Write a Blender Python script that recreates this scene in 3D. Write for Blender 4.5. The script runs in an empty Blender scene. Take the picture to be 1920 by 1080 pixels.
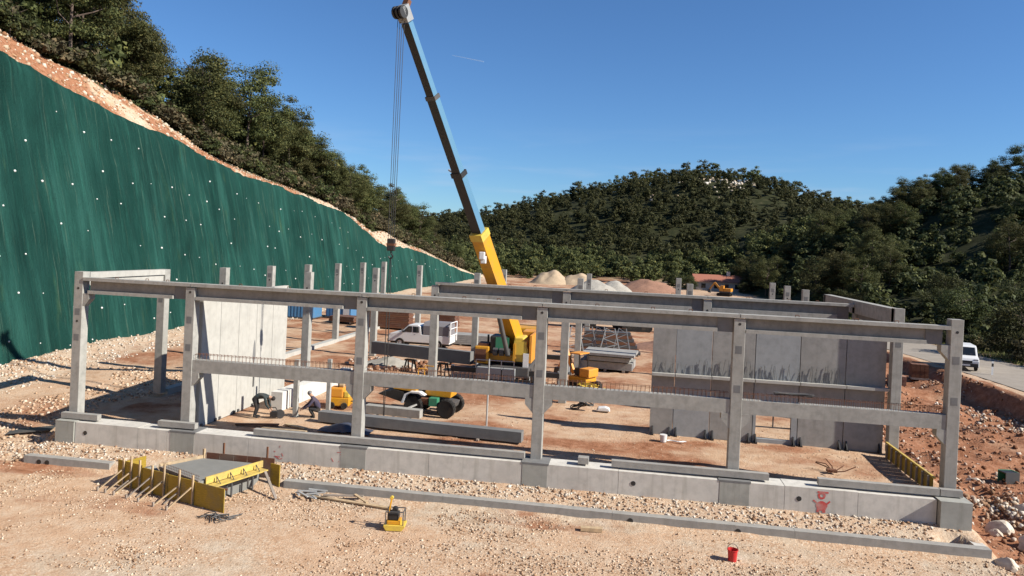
import bpy, bmesh, math, random
import numpy as np
from mathutils import Vector, Matrix, Euler

SC = bpy.context.scene
COL = SC.collection
R = math.radians

# ------------------------------------------------------------------ camera
cam_d = bpy.data.cameras.new('camera')
cam = bpy.data.objects.new('camera', cam_d); COL.objects.link(cam)
cam_d.sensor_width = 36.0
cam_d.lens = 1400.0 / 1920.0 * 36.0
cam_d.shift_y = -67.5 / 1920.0
cam_d.clip_start = 0.1; cam_d.clip_end = 6000
YAW, PIT, ROL = 0.155, 0.006, 0.045
fw = Vector((-math.sin(YAW) * math.cos(PIT), math.cos(YAW) * math.cos(PIT), -math.sin(PIT)))
rt = Vector((math.cos(YAW), math.sin(YAW), 0))
up = rt.cross(fw)
r2 = rt * math.cos(ROL) + up * math.sin(ROL)
u2 = up * math.cos(ROL) - rt * math.sin(ROL)
M = Matrix((r2, u2, -fw)).transposed().to_4x4()
M.translation = Vector((22.2, -27.49, 7.81))
cam.matrix_world = M
SC.camera = cam

# ------------------------------------------------------------------ sky, sun, exposure
SUN_EL, SUN_AZ = R(35), R(10.5)          # azimuth measured from +X towards -Y (in front of the facade)
sun_from = Vector((math.cos(SUN_EL) * math.cos(SUN_AZ), -math.cos(SUN_EL) * math.sin(SUN_AZ), math.sin(SUN_EL)))
W = bpy.data.worlds.new('World'); SC.world = W; W.use_nodes = True
nt = W.node_tree
bg = nt.nodes['Background']
sky = nt.nodes.new('ShaderNodeTexSky'); sky.sky_type = 'NISHITA'
sky.sun_disc = False
sky.sun_elevation = SUN_EL
sky.sun_rotation = math.atan2(sun_from.x, sun_from.y)
sky.altitude = 50; sky.air_density = 1.0; sky.dust_density = 0.0; sky.ozone_density = 4.0
tint = nt.nodes.new('ShaderNodeMix'); tint.data_type = 'RGBA'; tint.blend_type = 'MULTIPLY'; tint.inputs[0].default_value = 1.0
tint.inputs[7].default_value = (.73, 1.03, 1.34, 1)
nt.links.new(sky.outputs[0], tint.inputs[6]); # thin cloud wisps low over the horizon
tcw = nt.nodes.new('ShaderNodeTexCoord'); sxyz = nt.nodes.new('ShaderNodeSeparateXYZ'); nt.links.new(tcw.outputs['Generated'], sxyz.inputs[0])
mpw = nt.nodes.new('ShaderNodeMapping'); mpw.inputs['Scale'].default_value = (3.2, 3.2, 26); nt.links.new(tcw.outputs['Generated'], mpw.inputs[0])
nzw = nt.nodes.new('ShaderNodeTexNoise'); nzw.inputs['Scale'].default_value = 1.6; nzw.inputs['Detail'].default_value = 6; nt.links.new(mpw.outputs[0], nzw.inputs['Vector'])
def mrange(v, a, b):
    r = nt.nodes.new('ShaderNodeMapRange'); r.interpolation_type = 'SMOOTHSTEP'; r.inputs[1].default_value = a; r.inputs[2].default_value = b; nt.links.new(v, r.inputs[0]); return r.outputs[0]
def mulw(a, b):
    m_ = nt.nodes.new('ShaderNodeMath'); m_.operation = 'MULTIPLY'
    for i_, v in enumerate((a, b)):
        if hasattr(v, 'is_output'): nt.links.new(v, m_.inputs[i_])
        else: m_.inputs[i_].default_value = v
    return m_.outputs[0]
cl = mulw(mulw(mulw(mrange(nzw.outputs[0], .48, .72), mrange(sxyz.outputs[2], .18, .06)), .28), mrange(sxyz.outputs[2], -.02, .03))
clm = nt.nodes.new('ShaderNodeMix'); clm.data_type = 'RGBA'; clm.inputs[7].default_value = (6.4, 7.2, 8.6, 1)
nt.links.new(cl, clm.inputs[0]); nt.links.new(tint.outputs[2], clm.inputs[6]); nt.links.new(clm.outputs[2], bg.inputs['Color'])
bg.inputs['Strength'].default_value = 0.052
sun_d = bpy.data.lights.new('sun', 'SUN'); sun_d.energy = 5.0; sun_d.angle = R(0.5); sun_d.color = (1.0, 0.94, 0.85)
sun = bpy.data.objects.new('sun', sun_d); COL.objects.link(sun)
sun.rotation_euler = sun_from.to_track_quat('Z', 'Y').to_euler()
sun.location = (30, -20, 40)
SC.view_settings.view_transform = 'Standard'; SC.view_settings.look = 'None'
SC.view_settings.gamma = 1; SC.view_settings.use_curve_mapping = False
SC.view_settings.exposure = 0.87

# ------------------------------------------------------------------ noise
def _hash(ix, iy, s):
    h = (ix.astype(np.int64) * 374761393 + iy.astype(np.int64) * 668265263 + s * 1442695041) & 0xffffffff
    h = ((h ^ (h >> 13)) * 1274126177) & 0xffffffff
    return ((h ^ (h >> 16)) & 0xffff) / 65535.0
def vnoise(x, y, s=0):
    x = np.asarray(x, float); y = np.asarray(y, float)
    ix = np.floor(x); iy = np.floor(y); fx = x - ix; fy = y - iy
    fx = fx * fx * (3 - 2 * fx); fy = fy * fy * (3 - 2 * fy)
    a = _hash(ix, iy, s); b = _hash(ix + 1, iy, s); c = _hash(ix, iy + 1, s); d = _hash(ix + 1, iy + 1, s)
    return (a * (1 - fx) + b * fx) * (1 - fy) + (c * (1 - fx) + d * fx) * fy - 0.5
def fbm(x, y, s=0, o=4):
    t = 0; a = 1.0
    for k in range(o):
        t = t + a * vnoise(np.asarray(x) * 2 ** k, np.asarray(y) * 2 ** k, s + k); a *= .5
    return t
def sstep(a, b, x):
    t = np.clip((x - a) / (b - a), 0, 1); return t * t * (3 - 2 * t)

# ------------------------------------------------------------------ materials
def mat_new(name):
    m = bpy.data.materials.new(name); m.use_nodes = True
    n = m.node_tree; b = n.nodes['Principled BSDF']
    return m, n, b
def N(n, t, **k):
    o = n.nodes.new(t)
    for a, v in k.items():
        if a in o.inputs.keys(): o.inputs[a].default_value = v
        else: setattr(o, a, v)
    return o
def ramp(n, stops):
    r = n.nodes.new('ShaderNodeValToRGB'); e = r.color_ramp.elements
    while len(e) < len(stops): e.new(0.5)
    for i, (p, c) in enumerate(stops):
        e[i].position = p; e[i].color = (c[0], c[1], c[2], 1)
    return r
def mixc(n, fac, a, b, blend='MIX'):
    m = n.nodes.new('ShaderNodeMix'); m.data_type = 'RGBA'; m.blend_type = blend
    for sock, v in ((m.inputs[0], fac), (m.inputs[6], a), (m.inputs[7], b)):
        if hasattr(v, 'is_output'): n.links.new(v, sock)
        elif isinstance(v, (int, float)): sock.default_value = v
        else: sock.default_value = (v[0], v[1], v[2], 1)
    return m.outputs[2]
def mathn(n, op, a, b=0.0):
    m = n.nodes.new('ShaderNodeMath'); m.operation = op
    for i, v in enumerate((a, b)):
        if hasattr(v, 'is_output'): n.links.new(v, m.inputs[i])
        else: m.inputs[i].default_value = v
    return m.outputs[0]
def pos(n, scale=(1, 1, 1)):
    g = n.nodes.new('ShaderNodeNewGeometry'); mp = n.nodes.new('ShaderNodeMapping')
    mp.inputs['Scale'].default_value = scale
    n.links.new(g.outputs['Position'], mp.inputs['Vector']); return mp.outputs[0]
def noise(n, vec, scale, detail=4, rough=.55):
    t = n.nodes.new('ShaderNodeTexNoise'); t.inputs['Scale'].default_value = scale
    t.inputs['Detail'].default_value = detail; t.inputs['Roughness'].default_value = rough
    n.links.new(vec, t.inputs['Vector']); return t.outputs[0]
def bump(n, b, h, strength, dist=.02):
    bp = n.nodes.new('ShaderNodeBump'); bp.inputs['Strength'].default_value = strength; bp.inputs['Distance'].default_value = dist
    n.links.new(h, bp.inputs['Height']); n.links.new(bp.outputs[0], b.inputs['Normal'])

ALB = .70
def setcol(n, b, c, k=None):
    k = ALB if k is None else k
    n.links.new(mixc(n, 1.0, c, (k, k, k), 'MULTIPLY'), b.inputs['Base Color'])
def m_concrete(name, col, var=.25, streak=.35, rough=.9):
    m, n, b = mat_new(name)
    p = pos(n); big = noise(n, p, .55, 5); mid = noise(n, p, 3.5, 6, .65); fine = noise(n, p, 28, 3)
    st = noise(n, pos(n, (3, 3, .22)), 1.6, 5, .6)
    d = tuple(c * (1 - var) for c in col); l = tuple(min(1, c * (1 + var * .6)) for c in col)
    r = ramp(n, [(.3, d), (.52, col), (.75, l)]); n.links.new(mid, r.inputs[0])
    c1 = mixc(n, mathn(n, 'MULTIPLY', sst(n, big, .42, .68), .45), r.outputs[0], tuple(c * .72 for c in col))
    c2 = mixc(n, mathn(n, 'MULTIPLY', sst(n, st, .5, .72), streak), c1, (col[0] * .55, col[1] * .54, col[2] * .5))
    setcol(n, b, c2); b.inputs['Roughness'].default_value = rough
    b.inputs['Specular IOR Level'].default_value = .25
    bump(n, b, fine, .25, .012)
    return m
def sst(n, v, a, b):
    r = n.nodes.new('ShaderNodeMapRange'); r.interpolation_type = 'SMOOTHSTEP'
    r.inputs[1].default_value = a; r.inputs[2].default_value = b
    n.links.new(v, r.inputs[0]); return r.outputs[0]
def m_paint(name, col, rough=.45, dirt=.35, metal=0.0, dirtcol=(.22, .15, .09)):
    m, n, b = mat_new(name)
    p = pos(n); a = noise(n, p, 2.2, 6, .65); f = noise(n, p, 17, 4, .6)
    k = mathn(n, 'MULTIPLY', sst(n, a, .45, .75), dirt); k2 = mathn(n, 'MULTIPLY', sst(n, f, .55, .8), dirt * .7)
    c = mixc(n, k, col, dirtcol); c = mixc(n, k2, c, dirtcol)
    setcol(n, b, c, .8); b.inputs['Metallic'].default_value = metal
    rr = mathn(n, 'ADD', mathn(n, 'MULTIPLY', a, .3), rough - .1); n.links.new(rr, b.inputs['Roughness'])
    return m
def m_wood(name, col, scale=(1, 1, 1), var=.35):
    m, n, b = mat_new(name)
    tc = n.nodes.new('ShaderNodeTexCoord'); mp = n.nodes.new('ShaderNodeMapping'); mp.inputs['Scale'].default_value = scale
    n.links.new(tc.outputs['Object'], mp.inputs[0])
    g = noise(n, mp.outputs[0], 6, 6, .65); w = noise(n, pos(n), 1.4, 4)
    r = ramp(n, [(.3, tuple(c * (1 - var) for c in col)), (.7, tuple(min(1, c * (1 + var * .4)) for c in col))])
    n.links.new(g, r.inputs[0])
    c = mixc(n, mathn(n, 'MULTIPLY', sst(n, w, .45, .7), .5), r.outputs[0], (.2, .17, .13))
    setcol(n, b, c); b.inputs['Roughness'].default_value = .8
    bump(n, b, g, .2, .01); return m
def m_island(name, stops, rough=.95, noise_scale=6, nmix=.35):
    m, n, b = mat_new(name)
    g = n.nodes.new('ShaderNodeNewGeometry'); r = ramp(n, stops); n.links.new(g.outputs['Random Per Island'], r.inputs[0])
    f = noise(n, pos(n), noise_scale, 5, .65)
    c = mixc(n, mathn(n, 'MULTIPLY', sst(n, f, .4, .7), nmix), r.outputs[0], (.30, .19, .12))
    setcol(n, b, c); b.inputs['Roughness'].default_value = rough
    b.inputs['Specular IOR Level'].default_value = .15
    return m
def m_leaf(name, c0, c1, trans=.25):
    m, n, b = mat_new(name)
    g = n.nodes.new('ShaderNodeNewGeometry'); oi = n.nodes.new('ShaderNodeObjectInfo')
    r = ramp(n, [(0, c0), (.75, c1), (1, (c1[0] * 1.5, c1[1] * 1.25, c1[2] * 1.1))]); n.links.new(g.outputs['Random Per Island'], r.inputs[0])
    h = n.nodes.new('ShaderNodeHueSaturation'); n.links.new(r.outputs[0], h.inputs['Color'])
    n.links.new(mathn(n, 'ADD', mathn(n, 'MULTIPLY', oi.outputs['Random'], .05), .472), h.inputs['Hue'])
    big = noise(n, pos(n), .22, 3)
    n.links.new(mathn(n, 'ADD', mathn(n, 'MULTIPLY', oi.outputs['Random'], .45), mathn(n, 'ADD', mathn(n, 'MULTIPLY', big, .7), .42)), h.inputs['Value'])
    n.links.new(h.outputs[0], b.inputs['Base Color']); b.inputs['Roughness'].default_value = .75
    b.inputs['Specular IOR Level'].default_value = .2
    tr = n.nodes.new('ShaderNodeBsdfTranslucent'); n.links.new(h.outputs[0], tr.inputs['Color'])
    mx = n.nodes.new('ShaderNodeMixShader'); mx.inputs[0].default_value = trans
    n.links.new(b.outputs[0], mx.inputs[1]); n.links.new(tr.outputs[0], mx.inputs[2])
    n.links.new(mx.outputs[0], n.nodes['Material Output'].inputs['Surface'])
    return m
def m_glass_dark(name):
    m, n, b = mat_new(name)
    p = pos(n); f = noise(n, p, 3, 4)
    c = mixc(n, sst(n, f, .5, .8), (.012, .014, .016), (.05, .045, .04))
    n.links.new(c, b.inputs['Base Color']); b.inputs['Roughness'].default_value = .08
    b.inputs['Specular IOR Level'].default_value = .6
    return m

MAT = {}
MAT['conc'] = m_concrete('precast_concrete', (.43, .42, .38))
MAT['conc_mid'] = m_concrete('grey_panel_concrete', (.38, .37, .345), .2, .2)
MAT['conc_new'] = m_concrete('smooth_panel_concrete', (.385, .40, .40), .15, .15)
MAT['conc_light'] = m_concrete('white_panel_concrete', (.53, .515, .465), .12, .22)
MAT['conc_plinth'] = m_concrete('foundation_concrete', (.72, .69, .62), .18, .4)
MAT['conc_pier'] = m_concrete('pier_concrete', (.43, .43, .385), .15, .35)
MAT['conc_kerb'] = m_concrete('kerb_concrete', (.40, .385, .35), .2, .2)
MAT['conc_wet'] = m_concrete('fresh_slab_concrete', (.27, .27, .25), .1, .1)
MAT['conc_white'] = m_concrete('bright_fresh_concrete', (.76, .74, .68), .08, .1)
MAT['conc_web_shade'] = m_concrete('shaded_web_concrete', (.33, .315, .28))  # concrete darkened for the shade under the top flange
MAT['conc_patch_shade'] = m_concrete('grout_patch', (.22, .22, .215), .15, .1)  # grout grey; also paints shade on stored beams and a panel mark
MAT['yellow'] = m_paint('yellow_machine_paint', (.66, .31, .012), .45, .5)
MAT['yellow2'] = m_paint('pale_yellow_paint', (.70, .50, .07), .45, .4)
MAT['orange'] = m_paint('orange_machine_paint', (.72, .30, .03), .45, .4)
MAT['blue'] = m_paint('blue_container_paint', (.06, .19, .36), .5, .3)
MAT['boomblue'] = m_paint('light_blue_boom_paint', (.11, .25, .38), .32, .15, dirtcol=(.2, .25, .28))
MAT['black'] = m_paint('black_steel', (.018, .017, .016), .5, .3, dirtcol=(.06, .05, .04))
MAT['dgrey'] = m_paint('dark_grey_steel', (.07, .07, .07), .55, .4, dirtcol=(.15, .11, .08))
MAT['grey'] = m_paint('grey_steel', (.30, .31, .31), .5, .3)
MAT['galv'] = m_paint('galvanised_steel', (.48, .49, .48), .45, .25, .3)
MAT['white'] = m_paint('white_vehicle_paint', (.78, .78, .76), .3, .12)
MAT['red'] = m_paint('red_plastic', (.55, .02, .02), .45, .12)
MAT['redpaint'] = m_paint('red_marking_paint', (.58, .05, .04), .8, .6, dirtcol=(.5, .45, .4))
MAT['green'] = m_paint('green_machine_paint', (.03, .22, .12), .5, .3)
MAT['rust'] = m_paint('rusty_steel', (.16, .065, .03), .85, .5, dirtcol=(.07, .035, .02))
MAT['rubber'] = m_paint('tyre_rubber', (.022, .021, .02), .85, .45, dirtcol=(.13, .10, .07))
MAT['rubber'].node_tree.nodes['Principled BSDF'].inputs['Specular IOR Level'].default_value = .2
MAT['glass'] = m_glass_dark('dark_window_glass')
MAT['tarp'] = m_paint('grey_tarpaulin', (.20, .19, .20), .7, .2)
MAT['ply'] = m_wood('yellow_shuttering_plywood', (.42, .28, .02), (1, 1, 6))
MAT['plytop'] = m_wood('yellow_formwork_beam', (.72, .52, .12), (1, 1, 4), .2)
MAT['timber'] = m_wood('pale_timber', (.60, .44, .26), (1, 1, 1), .3)
MAT['timber_grey'] = m_wood('weathered_timber', (.36, .30, .25), (1, 1, 1), .3)
MAT['brown'] = m_wood('brown_formwork_board', (.16, .06, .03), (1, 1, 4), .3)
MAT['cloth_black'] = m_paint('black_work_clothes', (.012, .012, .014), .9, .2)
MAT['cloth_teal'] = m_paint('dark_teal_jacket', (.02, .035, .038), .9, .2)
MAT['cloth_purple'] = m_paint('grey_purple_jacket', (.055, .045, .08), .9, .2)
MAT['skin'] = m_paint('skin', (.45, .26, .17), .6, 0)
MAT['hair'] = m_paint('dark_hair', (.02, .015, .012), .8, 0)
MAT['helmet'] = m_paint('pale_cap', (.16, .15, .15), .5, .1)
MAT['tile'] = m_paint('red_roof_tiles', (.36, .13, .08), .9, .3)
MAT['plaster'] = m_paint('plaster', (.62, .56, .48), .9, .2)
MAT['bark'] = m_concrete('pine_bark', (.17, .125, .10), .4, .5)
MAT['leaf_pine'] = m_leaf('pine_needles', (.028, .036, .013), (.102, .110, .039), .35)
MAT['leaf_oak'] = m_leaf('evergreen_leaves', (.020, .026, .010), (.072, .084, .029), .3)
MAT['leaf_dry'] = m_leaf('dry_undergrowth', (.04, .037, .018), (.115, .10, .055))
MAT['stone'] = m_island('limestone_rubble', [(0, (.28, .16, .09)), (.3, (.52, .34, .21)), (.65, (.66, .49, .34)), (1, (.80, .69, .54))], nmix=.4)
MAT['stone_red'] = m_island('red_earth_rubble', [(0, (.17, .07, .035)), (.45, (.32, .15, .08)), (.75, (.46, .29, .19)), (1, (.70, .60, .50))], nmix=.3)
MAT['stone_white'] = m_island('white_limestone', [(0, (.50, .38, .27)), (.5, (.66, .57, .45)), (1, (.82, .77, .68))], noise_scale=3, nmix=.45)
MAT['stone_crest'] = m_island('crest_stones', [(0, (.30, .13, .06)), (.35, (.50, .28, .15)), (.6, (.62, .50, .36)), (1, (.80, .74, .62))], nmix=.3)
MAT['stone_mix'] = m_island('bank_stones', [(0, (.24, .13, .07)), (.3, (.46, .29, .18)), (.55, (.62, .52, .40)), (1, (.80, .74, .64))], nmix=.35)
MAT['sand'] = m_concrete('sand_heap', (.55, .42, .28), .2, .1)
MAT['heap_red'] = m_concrete('red_soil_heap', (.38, .21, .14), .3, .1)
MAT['heap_grey'] = m_concrete('grey_gravel_heap', (.46, .43, .37), .3, .1)

def make_ground_mat():
    m, n, b = mat_new('site_ground')
    at = n.nodes.new('ShaderNodeAttribute'); at.attribute_name = 'soil'
    sep = n.nodes.new('ShaderNodeSeparateColor'); n.links.new(at.outputs['Color'], sep.inputs[0])
    red, white, veg = sep.outputs[0], sep.outputs[1], sep.outputs[2]
    p = pos(n)
    big = noise(n, p, .22, 5, .6); mid = noise(n, p, 1.3, 6, .7); fine = noise(n, p, 9, 6, .75)
    vo = n.nodes.new('ShaderNodeTexVoronoi'); vo.inputs['Scale'].default_value = 7.5; n.links.new(p, vo.inputs['Vector'])
    vo2 = n.nodes.new('ShaderNodeTexVoronoi'); vo2.inputs['Scale'].default_value = 17; n.links.new(p, vo2.inputs['Vector'])
    r = ramp(n, [(.25, (.42, .25, .145)), (.45, (.60, .395, .25)), (.62, (.66, .48, .33)), (.8, (.74, .60, .45))]); n.links.new(mid, r.inputs[0])
    st = ramp(n, [(0, (.34, .20, .11)), (.4, (.62, .44, .29)), (1, (.80, .68, .52))]); 
    sp = n.nodes.new('ShaderNodeSeparateColor'); n.links.new(vo2.outputs['Color'], sp.inputs[0]); n.links.new(sp.outputs[0], st.inputs[0])
    gmask = mathn(n, 'MULTIPLY', mathn(n, 'MULTIPLY', sst(n, fine, .42, .58), sst(n, big, .3, .6)), sst(n, white, .0, .3))
    c = mixc(n, mathn(n, 'MULTIPLY', gmask, .95), r.outputs[0], st.outputs[0])
    # red earth
    rr = ramp(n, [(.3, (.22, .085, .04)), (.55, (.42, .20, .11)), (.8, (.56, .36, .24))]); n.links.new(noise(n, p, 2.6, 7, .75), rr.inputs[0])
    k = sst(n, mathn(n, 'ADD', red, mathn(n, 'MULTIPLY', mathn(n, 'SUBTRACT', big, .5), 1.9)), .3, .75)
    c = mixc(n, k, c, rr.outputs[0])
    # pale limestone
    wr = ramp(n, [(.3, (.40, .27, .17)), (.55, (.66, .54, .40)), (.8, (.80, .72, .60))]); n.links.new(noise(n, p, 3.1, 7, .75), wr.inputs[0])
    k = sst(n, mathn(n, 'ADD', white, mathn(n, 'MULTIPLY', mathn(n, 'SUBTRACT', mid, .5), .9)), .3, .7)
    c = mixc(n, k, c, wr.outputs[0])
    # scrub floor of the hills
    vr = ramp(n, [(.35, (.022, .028, .010)), (.55, (.045, .048, .020)), (.66, (.085, .078, .042)), (.78, (.30, .26, .20))]); n.links.new(noise(n, p, .45, 8, .75), vr.inputs[0])
    c = mixc(n, veg, c, vr.outputs[0])
    setcol(n, b, c); b.inputs['Roughness'].default_value = 1; b.inputs['Specular IOR Level'].default_value = .1
    hh = mathn(n, 'ADD', mathn(n, 'MULTIPLY', vo.outputs['Distance'], -.35), mathn(n, 'ADD', mathn(n, 'MULTIPLY', fine, 1.3), mathn(n, 'MULTIPLY', vo2.outputs['Distance'], -.5)))
    bump(n, b, hh, .55, .05)
    return m
MAT['ground'] = make_ground_mat()
def make_road_mat():
    m, n, b = mat_new('worn_road')
    p = pos(n); a = noise(n, p, .8, 6, .7); f = noise(n, p, 14, 4, .7)
    r = ramp(n, [(.3, (.27, .23, .18)), (.55, (.36, .31, .25)), (.75, (.44, .38, .30))]); n.links.new(mathn(n, 'ADD', mathn(n, 'MULTIPLY', a, .7), mathn(n, 'MULTIPLY', f, .3)), r.inputs[0])
    setcol(n, b, r.outputs[0]); b.inputs['Roughness'].default_value = .95
    bump(n, b, f, .4, .02); return m
MAT['road'] = make_road_mat()
def make_net_mat():
    m, n, b = mat_new('green_erosion_net')
    st = noise(n, pos(n, (0, 1.3, .09)), 1.5, 8, .75); st2 = noise(n, pos(n, (0, 3.2, .10)), 1.5, 6, .7)
    big = noise(n, pos(n, (1, 1, .6)), .16, 4); f = noise(n, pos(n, (1, 1, 1)), 9, 4, .7)
    r = ramp(n, [(.3, (.010, .044, .036)), (.5, (.017, .074, .060)), (.72, (.026, .100, .080))]); n.links.new(big, r.inputs[0])
    c = mixc(n, mathn(n, 'MULTIPLY', sst(n, st, .5, .76), .7), r.outputs[0], (.045, .19, .145))
    c = mixc(n, mathn(n, 'MULTIPLY', sst(n, st2, .56, .74), .65), c, (.20, .27, .19))
    c = mixc(n, mathn(n, 'MULTIPLY', sst(n, f, .5, .8), .3), c, (.007, .032, .025))
    br = noise(n, pos(n, (0, .42, .045)), 1.5, 5, .6); ol = noise(n, pos(n, (0, .7, .16)), 1.0, 5, .65)
    c = mixc(n, mathn(n, 'MULTIPLY', sst(n, br, .5, .72), .55), c, (.05, .18, .145))
    c = mixc(n, mathn(n, 'MULTIPLY', sst(n, ol, .58, .78), .5), c, (.10, .17, .07))
    c = mixc(n, mathn(n, 'MULTIPLY', sst(n, br, .5, .28), .5), c, (.004, .035, .028))
    setcol(n, b, c, .64); b.inputs['Roughness'].default_value = .9; b.inputs['Specular IOR Level'].default_value = .06
    bump(n, b, mathn(n, 'ADD', st, mathn(n, 'ADD', mathn(n, 'MULTIPLY', st2, .6), mathn(n, 'MULTIPLY', f, .25))), .9, .3)
    return m
MAT['net'] = make_net_mat()

# ------------------------------------------------------------------ mesh helpers
class MB:
    def __init__(s): s.v = []; s.f = []
    def add(s, vs, fs):
        o = len(s.v); s.v += [tuple(v) for v in vs]; s.f += [tuple(i + o for i in f) for f in fs]; return s
    def box(s, x0, x1, y0, y1, z0, z1):
        return s.add([(x0, y0, z0), (x1, y0, z0), (x1, y1, z0), (x0, y1, z0), (x0, y0, z1), (x1, y0, z1), (x1, y1, z1), (x0, y1, z1)],
                     [(3, 2, 1, 0), (4, 5, 6, 7), (0, 1, 5, 4), (1, 2, 6, 5), (2, 3, 7, 6), (3, 0, 4, 7)])
    def bar(s, a, b, w, h=None, upv=(0, 0, 1), w2=None, h2=None):
        a = Vector(a); b = Vector(b); h = h or w; w2 = w2 or w; h2 = h2 or h
        d = (b - a).normalized(); u = Vector(upv)
        if abs(d.dot(u)) > .98: u = Vector((1, 0, 0))
        sd = d.cross(u).normalized(); u = sd.cross(d)
        vs = []
        for p, ww, hh in ((a, w, h), (b, w2, h2)):
            for sx, sy in ((-1, -1), (1, -1), (1, 1), (-1, 1)): vs.append(p + sd * ww * .5 * sx + u * hh * .5 * sy)
        return s.add(vs, [(3, 2, 1, 0), (4, 5, 6, 7), (0, 1, 5, 4), (1, 2, 6, 5), (2, 3, 7, 6), (3, 0, 4, 7)])
    def tube(s, a, b, r, n=8, r2=None):
        a = Vector(a); b = Vector(b); r2 = r if r2 is None else r2
        d = (b - a).normalized(); u = Vector((0, 0, 1)) if abs(d.z) < .95 else Vector((1, 0, 0))
        x = d.cross(u).normalized(); y = d.cross(x)
        vs = [a + (x * math.cos(t) + y * math.sin(t)) * r for t in [2 * math.pi * i / n for i in range(n)]]
        vs += [b + (x * math.cos(t) + y * math.sin(t)) * r2 for t in [2 * math.pi * i / n for i in range(n)]]
        return s.add(vs, [(i, (i + 1) % n, n + (i + 1) % n, n + i) for i in range(n)] + [tuple(range(n))[::-1], tuple(range(n, 2 * n))])
    def path(s, pts, r, n=6):
        for a, b in zip(pts[:-1], pts[1:]): s.tube(a, b, r, n)
        return s
    def lathe(s, prof, n=20, axis='z', c=(0, 0, 0)):
        vs = []; m = len(prof)
        for i in range(n):
            t = 2 * math.pi * i / n
            for r, z in prof:
                p = (r * math.cos(t), r * math.sin(t), z)
                if axis == 'y': p = (p[0], p[2], p[1])
                if axis == 'x': p = (p[2], p[0], p[1])
                vs.append((p[0] + c[0], p[1] + c[1], p[2] + c[2]))
        fs = []
        for i in range(n):
            j = (i + 1) % n
            for k in range(m - 1): fs.append((i * m + k, j * m + k, j * m + k + 1, i * m + k + 1))
        if prof[0][0] > 1e-4: fs.append(tuple(i * m for i in range(n))[::-1])
        if prof[-1][0] > 1e-4: fs.append(tuple(i * m + m - 1 for i in range(n)))
        return s.add(vs, fs)
    def prism(s, pts, a0, a1, axis='y', inset=0):
        # pts: 2-D outline; axis y -> (x,z), x -> (y,z), z -> (x,y)
        def P(p, a):
            return {'y': (p[0], a, p[1]), 'x': (a, p[0], p[1]), 'z': (p[0], p[1], a)}[axis]
        n = len(pts)
        return s.add([P(p, a0) for p in pts] + [P(p, a1) for p in pts],
                     [(i, (i + 1) % n, n + (i + 1) % n, n + i) for i in range(n)] + [tuple(range(n))[::-1], tuple(range(n, 2 * n))])
    def build(s, name, mat, parent=None, o=(0, 0, 0), smooth=False, bevel=0):
        me = bpy.data.meshes.new(name)
        me.from_pydata([(v[0] - o[0], v[1] - o[1], v[2] - o[2]) for v in s.v], [], s.f)
        bm = bmesh.new(); bm.from_mesh(me)
        bmesh.ops.recalc_face_normals(bm, faces=bm.faces)
        if bevel: bmesh.ops.bevel(bm, geom=list(bm.edges), offset=bevel, segments=2, profile=.6, affect='EDGES', clamp_overlap=True)
        bm.to_mesh(me); bm.free()
        if smooth:
            for p in me.polygons: p.use_smooth = True
            me.set_sharp_from_angle(angle=R(38))
        me.materials.append(MAT[mat] if isinstance(mat, str) else mat)
        ob = bpy.data.objects.new(name, me); COL.objects.link(ob)
        ob.location = o
        if parent: ob.parent = parent
        return ob
def raw(name, V, F, mat, o=(0, 0, 0), smooth=False):
    me = bpy.data.meshes.new(name)
    V = np.asarray(V, np.float32) - np.asarray(o, np.float32); F = np.asarray(F, np.int32); k = F.shape[1]
    me.vertices.add(len(V)); me.vertices.foreach_set('co', V.ravel())
    me.loops.add(F.size); me.loops.foreach_set('vertex_index', F.ravel())
    me.polygons.add(len(F)); me.polygons.foreach_set('loop_start', np.arange(0, F.size, k, dtype=np.int32))
    me.polygons.foreach_set('loop_total', np.full(len(F), k, np.int32))
    if smooth: me.polygons.foreach_set('use_smooth', np.ones(len(F), bool))
    me.update(calc_edges=True); me.validate()
    me.materials.append(MAT[mat] if isinstance(mat, str) else mat)
    return me
def link(name, me, o=(0, 0, 0), parent=None):
    ob = bpy.data.objects.new(name, me); COL.objects.link(ob); ob.location = o
    if parent: ob.parent = parent
    return ob
def tag(o, label, cat, group=None):
    o['label'] = label; o['category'] = cat; o['kind'] = 'thing'
    if group: o['group'] = group
    return o
def thing(name, label, cat, loc, rz=0, group=None):
    o = bpy.data.objects.new(name, None); COL.objects.link(o)
    o.location = loc; o.rotation_euler = (0, 0, rz); o.empty_display_size = .3
    return tag(o, label, cat, group)
def copy_tree(o, parent=None):
    c = o.copy(); COL.objects.link(c); c.parent = parent
    for ch in list(o.children): copy_tree(ch, c)
    return c
def ordinal(i): return ['first', 'second', 'third', 'fourth', 'fifth', 'sixth', 'seventh', 'eighth', 'ninth', 'tenth', 'eleventh', 'twelfth'][i]

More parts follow.
